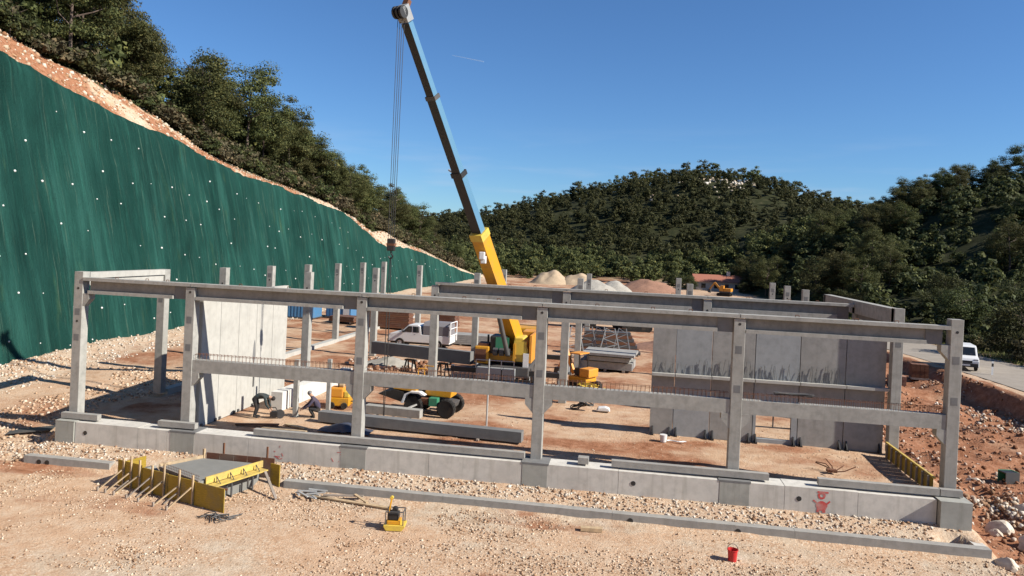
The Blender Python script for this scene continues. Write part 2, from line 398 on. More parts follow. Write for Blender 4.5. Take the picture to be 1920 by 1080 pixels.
# ================================================================== TERRAIN
FOOT_Y = np.array([-60, 0, 8, 16, 27, 50, 82, 142, 160.])
FOOT_X = np.array([-11, -11, -11.1, -12.6, -12.6, -14.2, -13.4, -12.2, -12.])
TOP_Y = np.array([-60, 0, 13, 18.3, 23.5, 30.6, 36, 44, 53.6, 66, 73, 77, 84.4, 90, 104, 123, 147, 160.])
TOP_Z = np.array([24, 20.2, 18.1, 17.3, 16.5, 15.7, 14.7, 13.9, 13.2, 11.9, 10.3, 8.8, 6.6, 7.2, 6.0, 3.1, .2, .1])
NET_TAN = math.tan(R(78))
def footx(y): return np.interp(y, FOOT_Y, FOOT_X)
def topz(y): return np.interp(y, TOP_Y, TOP_Z)
CR_X = np.array([-400, -140, -85, -55, -35, -17, 1, 21, 38, 52, 65, 79, 93, 105, 121, 160, 250, 500.])
CR_Z = np.array([22, 16, 16, 18, 21, 27.5, 32, 38, 41, 43.5, 42, 41, 35, 31, 28, 30, 32, 30.])
RR_X = np.array([40, 58, 67, 72, 78, 82.5, 88, 93, 99, 106, 130, 180, 400.])
RR_Z = np.array([0, 8, 11.5, 13, 14.5, 18.5, 21, 23, 24, 25, 29, 33, 36.])
RD_Y = np.array([-60, -10, 20, 40, 58, 90, 130, 170.])
RD_X = np.array([53.5, 52.5, 51.6, 50.3, 48.0, 45.0, 43.0, 41.])
def roadx(y): return np.interp(y, RD_Y, RD_X)
def crestw(y): return np.interp(y, [0, 24, 32, 38, 60, 72, 78, 88, 96, 150], [1, 1, .75, .28, .22, .3, .95, .9, .3, .25])
def terrain(x, y):
    x = np.asarray(x, float); y = np.asarray(y, float)
    rough = fbm(x * .35, y * .35, 3, 4)
    z = -0.12 + .09 * rough
    # lower apron in front of the foundation
    zf = np.interp(y, [-60, -12, -2.1, -1.75, -.62, -.3], [-2.2, -1.52, -1.38, -1.13, -.84, -.84]) + .07 * rough
    mid = (x > -.4) & (x < 33.9)
    zl = np.interp(y, [-60, -4, -2, 0, 4, 9], [-2.2, -1.4, -1.3, -.95, -.35, -.15]) + .12 * rough
    zr = np.interp(y, [-60, -4, -1, 22, 45, 70], [-1.9, -1.42, -1.35, -1.25, -.6, -.05]) + .6 * fbm(x * .45, y * .45, 9, 5) + .22 * fbm(x * 1.9, y * 1.9, 12, 3)
    zin = z
    zmid = np.where(y < .1, zf, zin)
    zmid = np.where((y < .1) & (y > -.62), -.84, zmid)
    wl = sstep(-.4, -1.3, x); wr = sstep(33.85, 34.5, x)
    zz = np.where(x < 17, zmid * (1 - wl) + zl * wl, zmid * (1 - wr) + zr * wr)
    zz = np.where((x > 32.55) & (x < 33.5) & (y > -1.62) & (y < -1.62 + .75 * (1 - np.abs(x - 33.1) / .6)), -1.75, zz)
    zz = np.where((y > 70), z, zz)
    # bank up to the road on the right
    d = x - (roadx(y) - 4.9 + .5 * vnoise(y * .35, y * 0, 5))
    zz = np.where(x > 34, zz * (1 - sstep(-.5, .12, d)) + (-.02 + .03 * rough) * sstep(-.5, .12, d), zz)
    # fan of stone at the net's foot
    fx = footx(y)
    zz = zz + .42 * sstep(3.6, 0, x - fx) * (y < 150) * (y > -20) * (.55 + .7 * (vnoise(y * .22, 0 * y, 7) + .5))
    # cut slope and hill behind it
    tz = topz(y); dx = fx - x
    face = np.clip(dx - .22, 0, None) * NET_TAN
    lip = tz / NET_TAN + .22
    dl = np.clip(dx - lip, 0, None)
    cw = crestw(y); d0 = 2.6 * cw
    back = tz + np.where(dl < d0, dl * 1.05, 1.05 * d0 + np.interp(dl - d0, [0, 8, 28, 68, 200, 500], [0, 3.9, 12.4, 22, 29, 29]) * sstep(175, 95, y)) + .5 * sstep(1, 4, dl) * fbm(x * .2, y * .2, 31)
    hill = np.where(dx > lip, back, face)
    zz = np.where(dx > 0, np.maximum(zz, np.minimum(np.where(dx > lip, 1e9, face), back) + 0.0), zz)
    # central hill
    cz = np.interp(x, CR_X, CR_Z); yy = y - 330
    zc = cz * np.exp(-(yy / np.where(yy < 0, 88, 240)) ** 2) * sstep(130, 200, y) + sstep(180, 230, y) * 2.5 * fbm(x * .03, y * .03, 41)
    # right hill
    rz = np.interp(x, RR_X, RR_Z); yr = y - 150
    zr2 = rz * np.exp(-(yr / np.where(yr < 0, 58, 90)) ** 2) * sstep(0, 14, x - roadx(y) - 4.5) + sstep(6, 20, x - roadx(y) - 4.5) * 1.2 * fbm(x * .08, y * .08, 43)
    zz = zz + np.maximum(zc, 0) + np.maximum(zr2, 0)
    return zz
def tz1(x, y): return float(terrain(np.array([x]), np.array([y]))[0])

def axis(segs):
    out = [segs[0][0]]
    for a, b, st in segs:
        k = max(1, int(round((b - a) / st))); out += list(a + (b - a) * (np.arange(1, k + 1) / k))
    return np.array(out)
gx = axis([(-1500, -400, 100), (-400, -120, 14), (-120, -40, 4), (-40, -22, 1.2), (-22, -10, .22), (-10, -2, .35), (-2, 0, .2), (0, 33, .4), (33, 36, .2), (36, 58, .4), (58, 130, 3.5), (130, 400, 14), (400, 1500, 100)])
gy = axis([(-300, -60, 30), (-60, -12, 3), (-12, -4, .4), (-4, .6, .12), (.6, 12, .35), (12, 45, .6), (45, 100, 1.6), (100, 220, 5), (220, 420, 8), (420, 700, 20), (700, 3000, 150)])
GX, GY = np.meshgrid(gx, gy)
GZ = terrain(GX, GY)
fine = (GX > -12) & (GX < 50) & (GY < 60) & (GY > -14)
GZ = GZ + np.where(fine, .035 * fbm(GX * 1.7, GY * 1.7, 77, 3), 0)
nx, ny = len(gx), len(gy)
idx = np.arange(nx * ny).reshape(ny, nx)
Fq = np.stack([idx[:-1, :-1], idx[:-1, 1:], idx[1:, 1:], idx[1:, :-1]], -1).reshape(-1, 4)
gme = raw('ground', np.stack([GX, GY, GZ], -1).reshape(-1, 3), Fq, 'ground', smooth=True)
# soil kinds: red earth, pale limestone, scrub
fxg = footx(GY); lipg = fxg - topz(GY) / NET_TAN - .22
red = .16 + 0 * GX
red = np.where((GY < -1.9) & (GX < 34.5), 0 + .6 * sstep(.1, .4, fbm(GX * .16, GY * .42, 71, 4)), red)
red = np.where((GY > .3) & (GY < 13) & (GX > 0) & (GX < 33), .36 + .4 * sstep(.0, .4, fbm(GX * .12, GY * .3, 73, 4)), red)
red = np.where((GX > 34.1) & (GX < roadx(GY) - 4.2) & (GY < 60), .85, red)
red = np.where((GX > -11) & (GX < 30) & (GY > 13), .52, red)
red = np.maximum(red, .75 * np.exp(-((GX - 3.5) / 4) ** 2 - ((GY - 19) / 5) ** 2))
red = np.maximum(red, .5 * np.exp(-((GX + 4) / 3) ** 2 - ((GY - 3) / 3) ** 2))
red = np.where((GX < lipg + .3) & (GX > lipg - 3.4 * crestw(GY)), .25 + .8 * sstep(-.15, .25, fbm(GY * .13, GX * .3, 61, 3)), red)
white = np.where((GX < fxg + 3.6) & (GX > fxg - 1), .5, np.where((GY > .2) & (GX > 0) & (GX < 34), .06, .16))
white = np.where((GY < -.3) & (GY > -1.8) & (GX > -3) & (GX < 34), .45, white)
white = np.where((GY < -1.9) & (GX < 36), .22 + .36 * sstep(-.05, .35, fbm(GX * .2 + 9, GY * .45, 75, 4)), white)
white = np.where((GX < lipg + .3) & (GX > lipg - 3.4 * crestw(GY)), .62 - .75 * sstep(-.15, .25, fbm(GY * .13, GX * .3, 61, 3)), white)
white = np.where((GX < -1) & (GX > -6) & (GY < 1), .4, white)
veg = np.where(GX < lipg - (2.6 + .9 * vnoise(GY * .4, 0 * GY, 66)) * crestw(GY), 1., 0.)
veg = np.maximum(veg, sstep(0, 2, GX - roadx(GY) - 4.3)); veg = np.maximum(veg, sstep(160, 185, GY))
colr = np.stack([red, white, veg, np.ones_like(red)], -1).reshape(-1, 4).astype(np.float32)
ca = gme.color_attributes.new('soil', 'FLOAT_COLOR', 'POINT'); ca.data.foreach_set('color', colr.ravel())
g = link('ground', gme); g['kind'] = 'structure'

# road
ry = axis([(-60, 120, 2.0)]); V = []; F = []
for i, y in enumerate(ry):
    c = float(roadx(y))
    for k in range(5):
        xx = c - 3.4 + 7.2 * k / 4; V.append((xx, y, tz1(xx, y) + .035 + .02 * (1 - abs(k - 2) / 2)))
for i in range(len(ry) - 1):
    for k in range(4): a = i * 5 + k; F.append((a, a + 1, a + 6, a + 5))
link('road', raw('road', V, F, 'road', smooth=True))['kind'] = 'structure'

# ================================================================== NET ON THE CUT SLOPE
sy = axis([(-6, 60, .2), (60, 148, .45)]); nu = 72
SY, U = np.meshgrid(sy, np.linspace(0, 1, nu))
TZ = topz(SY) + .35 * vnoise(SY * .35, 0 * SY, 13) + .12 * vnoise(SY * 1.7, 0 * SY, 14)
zb = .0 + .25 * vnoise(SY * .5, 0 * SY, 15)
NZ = zb + (TZ - zb) * U
fold = .30 * fbm(SY * .9 + .25 * NZ * vnoise(SY * .1, NZ * .1, 2), NZ * .10, 21, 4) + .25 * fbm(SY * .13, NZ * .13, 23, 3) - .04 * np.abs(np.sin(SY * 1.21)) * np.abs(np.sin(NZ * 1.26))
seam = np.abs((SY + .35 * vnoise(NZ * .12, 0 * NZ, 17) + 50) % 3.7 - 1.85)
fold = fold + .13 * fbm(SY * 2.3 + .5 * vnoise(NZ * .25, SY * .2, 18), NZ * .16, 25, 4) + .09 * np.exp(-(seam / .16) ** 2) + .10 * sstep(20, 90, SY) * fbm(SY * .8, NZ * .35, 27, 4)
NX = footx(SY) - NZ / NET_TAN + .22 + fold
NX = np.where(U > .985, NX - .1, NX)
idx = np.arange(SY.size).reshape(SY.shape)
Fq = np.stack([idx[:-1, :-1], idx[:-1, 1:], idx[1:, 1:], idx[1:, :-1]], -1).reshape(-1, 4)
net = thing('slope_net', 'dark green erosion net covering the tall cut slope, dotted with white anchor plates', 'net', (-11.5, 0, 0))
nme = raw('net_sheet', np.stack([NX, SY, NZ], -1).reshape(-1, 3), Fq, 'net', o=(-11.5, 0, 0), smooth=True)
link('net_sheet', nme, parent=net)
pl = MB(); pl.lathe([(.07, -.03), (.066, .015), (.035, .03), (.035, .05), (.0, .055)], 10, 'x').build('anchor_plate', 'stone_white', net, smooth=True)
pl0 = [c for c in net.children if c.name.startswith('anchor_plate')][0]
MAT['plate'] = m_paint('white_plate_paint', (.8, .8, .76), .6, .15); pl0.data.materials[0] = MAT['plate']
rnd = random.Random(4); first = True; cnt = 0
for r_ in range(8):
    for k in range(60):
        y = -4 + 2.6 * k + (1.3 if r_ % 2 else 0) + rnd.uniform(-.35, .35); t_ = float(topz(y))
        zz = t_ - 2.2 - r_ * 2.45 + rnd.uniform(-.35, .35)
        if zz < .5 or y > 140 or y < -3 or cnt >= 285 or rnd.random() < .3: continue
        i = int(np.argmin(abs(sy - y))); u_ = min(nu - 1, max(0, int((zz - .1) / max(.3, t_ - .1) * (nu - 1))))
        c = pl0 if first else pl0.copy()
        if not first: COL.objects.link(c); c.parent = net
        first = False; cnt += 1
        c.location = (NX[u_, i] + 11.5 + .03, SY[u_, i], NZ[u_, i]); s_ = rnd.uniform(.45, 1.15); c.scale = (s_, s_, s_)
# weight stones along its foot are part of the rubble scatter further below

# ================================================================== PRECAST FRAME
LX = {'A': 0.0, 'B': 4.98, 'C': 12.15, 'D': 19.14, 'E': 26.22, 'F': 33.38}
DY = 5.5
LN = {'A': 'left outer', 'B': 'second', 'C': 'third', 'D': 'fourth', 'E': 'fifth', 'F': 'right outer'}
def prot(o): return o
def column(line, row, top, label, base=0.0, w=.4, corbels=(), patches=(), slots=()):
    x = LX[line]; y = row * DY
    c = thing('concrete_column', label, 'column', (x, y, base), group='precast columns of the frame')
    m = MB(); h = w / 2; ch = .012
    prof = [(-h + ch, 0), (h - ch, 0), (h, ch), (h, w - ch), (h - ch, w), (-h + ch, w), (-h, w - ch), (-h, ch)]
    m.prism(prof, 0, top - base, 'z').build('shaft', 'conc', c)
    for (z0, side, dep) in corbels:
        m = MB(); s = side
        m.prism([(s * h, z0), (s * (h + dep), z0), (s * (h + dep), z0 - .22), (s * h, z0 - .22 - dep * 1.1)], .015, w - .015, 'y').build('corbel', 'conc', c)
    for z0 in patches:
        MB().box(-.11, .11, -.004, .02, z0, z0 + .27).build('grout_patch', 'conc_patch_shade', c)
    for z0 in slots:
        MB().tube((0, -.005, z0), (0, .03, z0), .05, 10).build('bolt_hole', 'black', c)
    return c
MIDZ = 2.25
column('A', 0, 6.03, 'tall precast concrete column at the near left corner of the frame', corbels=[(5.14, 1, .28)], patches=[4.25, 3.2], slots=[5.35, 4.0])
column('B', 0, 5.63, 'front column beside the near end of the white panel wall', corbels=[(MIDZ, 1, .3)], patches=[4.2, 3.1], slots=[5.45])
column('C', 0, 5.63, 'third front column counted from the near left corner', corbels=[(MIDZ, -1, .3), (MIDZ, 1, .3)], patches=[4.55, 3.05], slots=[5.45])
column('D', 0, 5.63, 'fourth front column counted from the near left corner, in front of the crane', corbels=[(MIDZ, -1, .3), (MIDZ, 1, .3)], patches=[4.45, 3.05], slots=[5.45])
column('E', 0, 5.63, 'fifth front column, standing before the grey panel wall', corbels=[(MIDZ, -1, .3), (MIDZ, 1, .3)], patches=[4.4, 3.0], slots=[5.45])
column('F', 0, 6.03, 'tall precast concrete column at the near right corner of the frame', corbels=[(MIDZ, -1, .3), (5.14, -1, .28)], patches=[4.5, 3.1], slots=[5.6])
column('A', 1, 6.0, 'left outer column behind the near left corner, carrying the short gable beam', slots=[5.3], patches=[4.4])
column('F', 1, 6.0, 'right outer column at the end of the grey panel wall', patches=[4.4])
for ln, rows in (('A', (2, 3, 4, 5, 6, 7)), ('B', (2, 4, 6)), ('C', (2, 4, 6)), ('D', (2, 4, 6)), ('E', (2, 4, 6)), ('F', (2, 3, 4, 5, 6))):
    for r_ in rows:
        top = 5.63 if (r_ == 2 and ln in 'CDEF') else 5.97
        column(ln, r_, top, 'bare concrete column on the %s column line, %s row behind the front row' % (LN[ln], ordinal(r_ - 1)),
               base=-.1, slots=[5.2], patches=[5.35] if r_ > 2 else [])

def ibeam(a, b, y, label, z0=5.14, z1=5.8, bf=.13, tf=.13, x0=None, x1=None, cut=.55):
    xa = LX[a] if x0 is None else x0; xb = LX[b] if x1 is None else x1
    t = thing('roof_beam', label, 'beam', ((xa + xb) / 2, y, z0), group='precast roof beams')
    L = (xb - xa) / 2; w = .4
    MB().box(-L + .012, L - .012, -.035, w + .02, z1 - z0 - tf, z1 - z0).build('top_flange', 'conc', t)
    MB().box(-L + .215, L - .215, .17, w - .06, .003, z1 - z0 - tf - .002).build('web', 'conc_web_shade', t)
    MB().box(-L + .22, L - .215 - cut, .0, w, 0, bf).build('bottom_flange', 'conc', t)
    MB().box(L - .215 - cut + .002, L - .218, .13, w - .03, -.002, z1 - z0 - tf - .004).build('end_block', 'conc_patch_shade', t)
    for k in (-.45, .12, .5):
        m = MB(); m.path([(k * L, .2, z1 - z0), (k * L, .2, z1 - z0 + .07), (k * L + .12, .2, z1 - z0 + .07), (k * L + .12, .2, z1 - z0)], .012, 5).build('lifting_loop', 'rust', t)
    return t
FR = 'A B C D E F'.split()
bl = ['roof beam of the short end bay at the near left corner', 'front roof beam running in front of the white panel wall', 'front roof beam above the parked pickup', 'front roof beam right of the crane, above the slab stack', 'front roof beam above the grey panel wall, ending at the near right corner']
for i in range(5):
    ibeam(FR[i], FR[i + 1], 0, bl[i], x0=.2 if i == 0 else None, x1=LX['F'] - .2 if i == 4 else None)
for i, l in ((2, 'second row roof beam behind the front one, crossing before the yellow crane boom'), (3, 'second row roof beam in the middle, with lifting loops'), (4, 'second row roof beam at its far right end, meeting the sloping gable beam')):
    ibeam(FR[i], FR[i + 1], 2 * DY, l, z0=4.9, bf=.34, x1=LX['F'] - .22 if i == 4 else None)

def midbeam(a, b, label, seed):
    xa, xb = LX[a] + .21, LX[b] - .21
    t = thing('floor_beam', label, 'beam', ((xa + xb) / 2, 0, MIDZ), group='mid-height floor beams of the front row')
    L = (xb - xa) / 2; rn = random.Random(seed)
    MB().box(-L, L, .03, .39, 0.003, .5).build('beam_body', 'conc', t)
    for yy in (.08, .34):
        MB().tube((-L + .05, yy, .72), (L - .05, yy, .72), .008, 5).build('top_bar', 'rust', t)
    m = MB(); k = -L + .1
    while k < L - .08:
        j = rn.uniform(-.015, .015)
        m.path([(k, .08, .49), (k + j, .08, .74), (k + j, .34, .74), (k, .34, .49)], .0065, 4); k += .155
    s = m.build('stirrup_row', 'rust', t); s['kind'] = 'stuff'
    return t
midbeam('B', 'C', 'mid-height beam with stirrups passing in front of the white panel wall', 1)
midbeam('C', 'D', 'mid-height beam with stirrups in front of the wheeled loader and the crane', 2)
midbeam('D', 'E', 'mid-height beam with stirrups in front of the slab stack', 3)
mb4 = midbeam('E', 'F', 'mid-height beam with stirrups crossing before the window opening of the grey wall', 4)
m = MB(); rn = random.Random(8)
for k in range(26): m.tube((-2.2 + rn.uniform(-.1, .1), rn.uniform(.08, .32), .76 + rn.uniform(0, .1)), (-1.0 + rn.uniform(-.1, .1), rn.uniform(.08, .32), .76 + rn.uniform(0, .1)), .012, 4)
tg = m.build('rebar_bundle', 'dgrey', None); tg.location = mb4.location; tag(tg, 'bundle of dark loose rebar lying on the right mid-height beam', 'rebar')

# gable beams
t = thing('gable_beam', 'pale sunlit edge beam between the two columns at the left corner', 'beam', (0, .4, 5.75))
MB().box(-.13, .2, .02, 5.08, 0, .25).build('beam_body', 'conc_light', t); MB().box(-.05, .12, .02, 5.08, -.30, -.002).build('web', 'conc_light', t)
t = thing('gable_beam', 'deep sloping-looking edge beam at the far right, above the second row', 'beam', (33.38, 5.9, 5.35))
MB().box(-.2, .2, -.3, 10.9, 0, .62).build('beam_body', 'conc', t)
MB().box(-.1, .1, .1, 5.1, -.22, -.002).build('web', 'conc_patch_shade', t)

# ---- foundation: plinth wall, piers, kerbs
t = thing('plinth_wall', 'long pale concrete plinth wall under the front columns', 'wall', (16.7, 0, -.9))
xs = [0.52, 3.3, 4.55, 8.0, 11.7, 15.2, 18.7, 22.2, 25.7, 27.9, 30.3, 32.8]
for a, b in zip(xs[:-1], xs[1:]):
    MB().box(a - 16.7 + .006, b - 16.7 - .006, -.5, .35, 0, .9 - .006 * (int(a * 7) % 3)).build('wall_section', 'conc_plinth', t)
for x in (.98, 22.73, 28.38):
    MB().tube((x - 16.7, -.512, .5), (x - 16.7, -.45, .5), .085, 14).build('pipe_hole', 'black', t)
# red sprayed marks: a figure near the right end, faint scribbles further left
mk = MB(); X = 29.12 - 16.7; y0 = -.506
def disc(m, x, z, rx, rz, n=14, hole=0):
    o = len(m.v)
    for i in range(n):
        a = 2 * math.pi * i / n; m.v.append((x + rx * math.cos(a) * (1 + .1 * math.sin(5 * a)), y0, z + rz * math.sin(a)))
    if hole:
        for i in range(n):
            a = 2 * math.pi * i / n; m.v.append((x + rx * hole * math.cos(a), y0, z + rz * hole * math.sin(a)))
        m.f += [(o + i, o + (i + 1) % n, o + n + (i + 1) % n, o + n + i) for i in range(n)]
    else: m.f.append(tuple(range(o, o + n)))
disc(mk, X, .67, .13, .12, hole=.45); mk.box(X - .14, X + .22, y0 - .001, y0 + .002, .76, .82); disc(mk, X + .01, .32, .19, .17)
mk.box(X - .15, X - .06, y0 - .0015, y0 + .002, .1, .2); mk.box(X + .04, X + .14, y0 - .0015, y0 + .002, .1, .2)
mk.bar((X - .16, y0, .42), (X - .27, y0, .5), .003, .05, (1, 0, 1)); mk.bar((X + .18, y0, .4), (X + .28, y0, .5), .003, .05, (1, 0, 1))
mk.build('red_paint_mark', 'redpaint', t)
for sx, sd in ((9.24, 3), (11.7, 5)):
    m = MB(); rn = random.Random(sd); X = sx - 16.7
    for k in range(6):
        a = (X + rn.uniform(-.22, .22), y0, .35 + rn.uniform(-.2, .35)); b_ = (a[0] + rn.uniform(-.2, .2), y0, a[2] + rn.uniform(-.16, .16)); m.bar(a, b_, .003, .02, (0, -1, 0)) if False else m.bar(a, b_, .022, .003, (0, -1, 0))
    m.build('red_paint_scribble', 'redpaint', t)
def pier(line, label, x0, x1, ytop=.015):
    x = LX[line]
    p = thing('column_pier', label, 'pier', (x, 0, -.9), group='piers under the front columns')
    end = line in 'AF'; fy = -.56 if end else -.508
    MB().box(x0, x1, fy - (.2 if line == 'F' else 0), .36, 0, .905 if end else .84).build('pier_block', 'conc_pier', p)
    MB().prism([(x0 - .03, .842), (x1 + .03, .842), (x1 + .05, .915), (x0 - .05, .915)] if not end else [(x0 - .02, .907), (x1 + .02, .907), (x1 + .02, .93), (x0 - .02, .93)], fy - (.2 if line == 'F' else .004), .37, 'y').build('pier_head', 'conc_patch_shade' if not end else 'conc_pier', p)
pier('A', 'concrete pier at the left end of the plinth', -.32, .5)
pier('B', 'grey pier in the plinth under the front column by the white wall', -.28, .74)
pier('C', 'grey pier in the plinth under the third front column', -.38, .6)
pier('D', 'grey pier in the plinth under the fourth front column', -.42, .5)
pier('E', 'grey pier in the plinth under the fifth front column', -.5, .5)
pier('F', 'concrete pier at the right end of the plinth', -.55, .42)
kb = [(-.3, 1.33, 'short concrete block at the foot of the near left corner column'), (4.0, 5.6, 'short concrete block at the foot of the front column by the white wall'),
      (8.08, 18.75, 'long low concrete kerb on the plinth between the third and fourth front columns'), (20.72, 21.1, 'small square concrete block alone on the plinth'),
      (21.93, 27.4, 'concrete kerb on the plinth at the foot of the fifth front column'), (29.05, 32.95, 'concrete kerb on the plinth near the right corner'),
      (32.98, 33.68, 'short concrete block at the foot of the near right corner column')]
for a, b, l in kb:
    m = MB().box(a, b, -.3, -.06 if b - a > .5 else .05, .068, .29)
    ob = m.build('kerb_block', 'conc_kerb', None, o=((a + b) / 2, -.2, .068)); tag(ob, l, 'kerb', 'kerb blocks on the plinth')
# lower strip footing
def footing(a, b, label, holes=(), ret=False):
    t = thing('strip_footing', label, 'footing', ((a + b) / 2, -1.8, -1.5)); c = (a + b) / 2; L = b - a; n = max(1, int(L / 5.5))
    for i in range(n):
        MB().box(a + L * i / n - c + .004, a + L * (i + 1) / n - c - .004, -.16, .16, 0, .47 + .004 * (i % 2)).build('footing_section', 'conc_kerb', t)
    for hx in holes: MB().tube((hx - c, -.172, .27), (hx - c, -.1, .27), .095, 14).build('pipe_hole', 'black', t)
    if ret:
        MB().box(b - c - .36, b - c, .165, 1.25, 0, .46).build('return_wall', 'conc_plinth', t)
    return t
footing(-.45, 3.2, 'short low footing with two pipe holes at the left', (.21, .56))
footing(10.2, 33.9, 'long low footing running in front of the plinth', (22.66, 26.18), True)

# side plinths going back
t = thing('side_plinth', 'sunlit low plinth along the left outer column line', 'wall', (0, 18, -.5))
for k in range(8): MB().box(-.25, .22, -11.9 + k * 5.5, -6.41 + k * 5.5, 0, .62).build('wall_section', 'conc_light', t)
t = thing('low_wall', 'bright white low wall behind the bending worker', 'wall', (6.75, 8.5, -.4), R(-1))
for k in range(4): MB().box(-.35, .2, -3.9 + k * 2.1, -1.82 + k * 2.1, 0, 1.12 - .05 * k).build('wall_section', 'conc_white', t)
t = thing('side_formwork', 'yellow shuttering panels along the right outer side between the columns', 'formwork', (33.0, 2.8, -.1))
for k in range(9):
    MB().box(-.04, .0, -2.4 + k * .53, -1.89 + k * .53, 0, .55).build('panel', 'ply', t)
    MB().box(-.1, -.043, -2.18 + k * .53, -2.11 + k * .53, 0, .58).build('stud', 'timber_grey', t)
MB().box(-.02, .06, -2.45, 2.45, .56, .62).build('rail', 'plytop', t)

# ---- white panel wall (line B) and grey panel wall (row 1)
ys = [.62, 2.02, 3.55, 5.15, 6.75, 8.3]; lab = ['nearest the front column', 'second from the front', 'with the painted shadow patch, in the middle of the row', 'second from the far end', 'at the far end']
for i in range(5):
    p = thing('white_wall_panel', 'tall white concrete wall panel %s' % lab[i], 'wall panel', (5.1, ys[i], -.1), group='white wall panels beside the workers')
    w = ys[i + 1] - ys[i] - .025
    MB().box(-.1, .1, 0, w, 0, 5.35 + .03 * i).build('slab', 'conc_light', p)
    MB().box(.1, .16, .1, .22, 0, .12).build('foot_bracket', 'dgrey', p); MB().box(.1, .16, w - .22, w - .1, 0, .12).build('foot_bracket', 'dgrey', p)
    if i == 2:
        MB().prism([(w - .28, 2.2), (w - .2, 2.9), (w - .12, 3.1), (w - .05, 2.9), (w - .02, 2.2), (w - .12, 1.9)], .098, .104, 'x').build('slot', 'conc_patch_shade', p)  # flat dark shape painting a shadow on the panel
        MB().box(.1, .13, w - .16, w - .08, .9, 2.0).build('shadow_slit', 'dgrey', p)  # dark bar standing for a slit of shadow
xs = [23.45, 24.45, 26.0, 27.8, 29.65, 31.5, 33.1]
lab = ['at the left end', 'second from the left end, smoother', 'third from the left end, behind the front column', 'with the barred window opening', 'plain, between the window opening and the dark end', 'at the right end, in the deep shadow of the corner column']
for i in range(6):
    p = thing('grey_wall_panel', 'grey concrete wall panel %s' % lab[i], 'wall panel', (xs[i], 5.88, -.1), group='grey wall panels of the right bay')
    w = xs[i + 1] - xs[i] - .03; mt = 'conc_new' if i in (1, 3) else 'conc_mid'; H_ = 5.0
    if i == 3:
        MB().box(0, .12, 0, .2, 0, H_).build('slab_side', mt, p); MB().box(.121, w, 0, .2, 1.2, H_).build('slab', mt, p)
        MB().box(w - .24, w, 0, .2, 0, 1.198).build('slab_side', mt, p); MB().box(.121, w - .241, 0, .2, 0, .18).build('sill', mt, p)
        MB().box(.125, w - .245, .05, .1, .66, .71).build('window_bar', 'dgrey', p); MB().box(.82, .87, .05, .1, .712, 1.198).build('window_bar', 'dgrey', p)
    else:
        MB().box(0, w, 0, .2, 0, H_).build('slab', mt, p)
    MB().box(0, w + (.4 if i == 5 else 0), -.27, -.002, 2.62, 2.74).build('ledge', 'conc_light', p)
    rn = random.Random(20 + i)
    m = MB()
    for k in range(int(w / .095)):
        x = .06 + k * .095 + rn.uniform(-.03, .03)
        if rn.random() < .8: m.tube((x, -.06, 2.74), (x + rn.uniform(-.1, .14), -.05 + rn.uniform(-.05, .03), 3.2 + rn.uniform(-.1, .3)), .007, 4)
    if i < 5: s = m.build('dowel_row', 'dgrey', p); s['kind'] = 'stuff'
    for xx in (.12, w - .14):
        mbk = MB().box(xx - .05, xx + .05, -.3, -.002, 0, .08); mbk.prism([(-.28, .08), (-.002, .08), (-.002, .38)], xx - .03, xx + .03, 'x').build('foot_bracket', 'black', p)

# ================================================================== FORMWORK IN FRONT
G0 = -1.38
fa = Vector((4.35, -3.05, 0)); fb = Vector((9.4, -4.62, 0)); fd = (fb - fa).normalized(); fn = Vector((fd.y, -fd.x, 0)); LF = (fb - fa).length
ang = math.atan2(fd.y, fd.x)
F_ = thing('ramp_formwork', 'yellow shuttering around a freshly cast grey concrete slab, propped by timber braces', 'formwork', (fa.x, fa.y, G0), ang)
# local: x along the wall, -y towards the camera, z up
for k, (a, b) in enumerate(((0, 1.3), (1.31, 2.6), (2.61, 3.9), (3.91, LF))):
    MB().box(a, b - .012, 0, .03, 0, .86 - .02 * k + (.05 if k == 0 else 0)).build('front_panel', 'ply', F_)
MB().box(.05, .08, .04, 1.1, .1, .8).build('side_panel', 'ply', F_)
for k, x in enumerate((.35, .75, 1.2, 1.85, 2.45, 3.2, 3.85)):
    MB().box(x - .028, x + .028, -.06, -.002, .02, 1.02 + .07 * ((k * 5) % 3)).build('stud', 'timber', F_)
    MB().bar((x - .01, -.08, .62 - .04 * (k % 3)), (x - .34, -.72, .03), .07, .035, (0, 0, 1)).build('brace', 'timber' if k != 3 else 'timber_grey', F_)
    if k in (1, 3, 5): MB().bar((x - .01, -.09, .32), (x - .16, -.5, .03), .06, .03).build('short_brace', 'timber_grey', F_)
    MB().box(x - .37, x - .31, -.79, -.73, -.04, .13).build('peg', 'timber_grey', F_)
MB().prism([(1.66, .45), (4.08, .06), (4.2, 2.66), (2.02, 2.0)], .0, .82, 'z').build('concrete_slab', 'conc_wet', F_)
def seg(a, b, z0, z1, w, name, mt):
    MB().bar((a[0], a[1], (z0 + z1) / 2), (b[0], b[1], (z0 + z1) / 2), w, z1 - z0).build(name, mt, F_)
seg((1.62, .42), (1.98, 2.03), .72, .92, .05, 'edge_board', 'timber')
seg((1.7, .4), (4.06, .04), .66, .85, .04, 'edge_board', 'timber_grey')
seg((4.16, .22), (4.27, 2.72), .7, .94, .06, 'edge_board', 'plytop')
seg((4.42, .15), (4.5, 2.6), .66, .70, .36, 'walk_board', 'plytop')
for k in range(4):
    t_ = .15 + .23 * k; a = Vector((4.3 + .1 * t_, .2 + 2.5 * t_, 0))
    MB().path([(a.x, a.y, .7), (a.x - .02, a.y, .9), (a.x + .22, a.y - .05, .71)], .016, 5).build('tie_bracket', 'dgrey', F_)
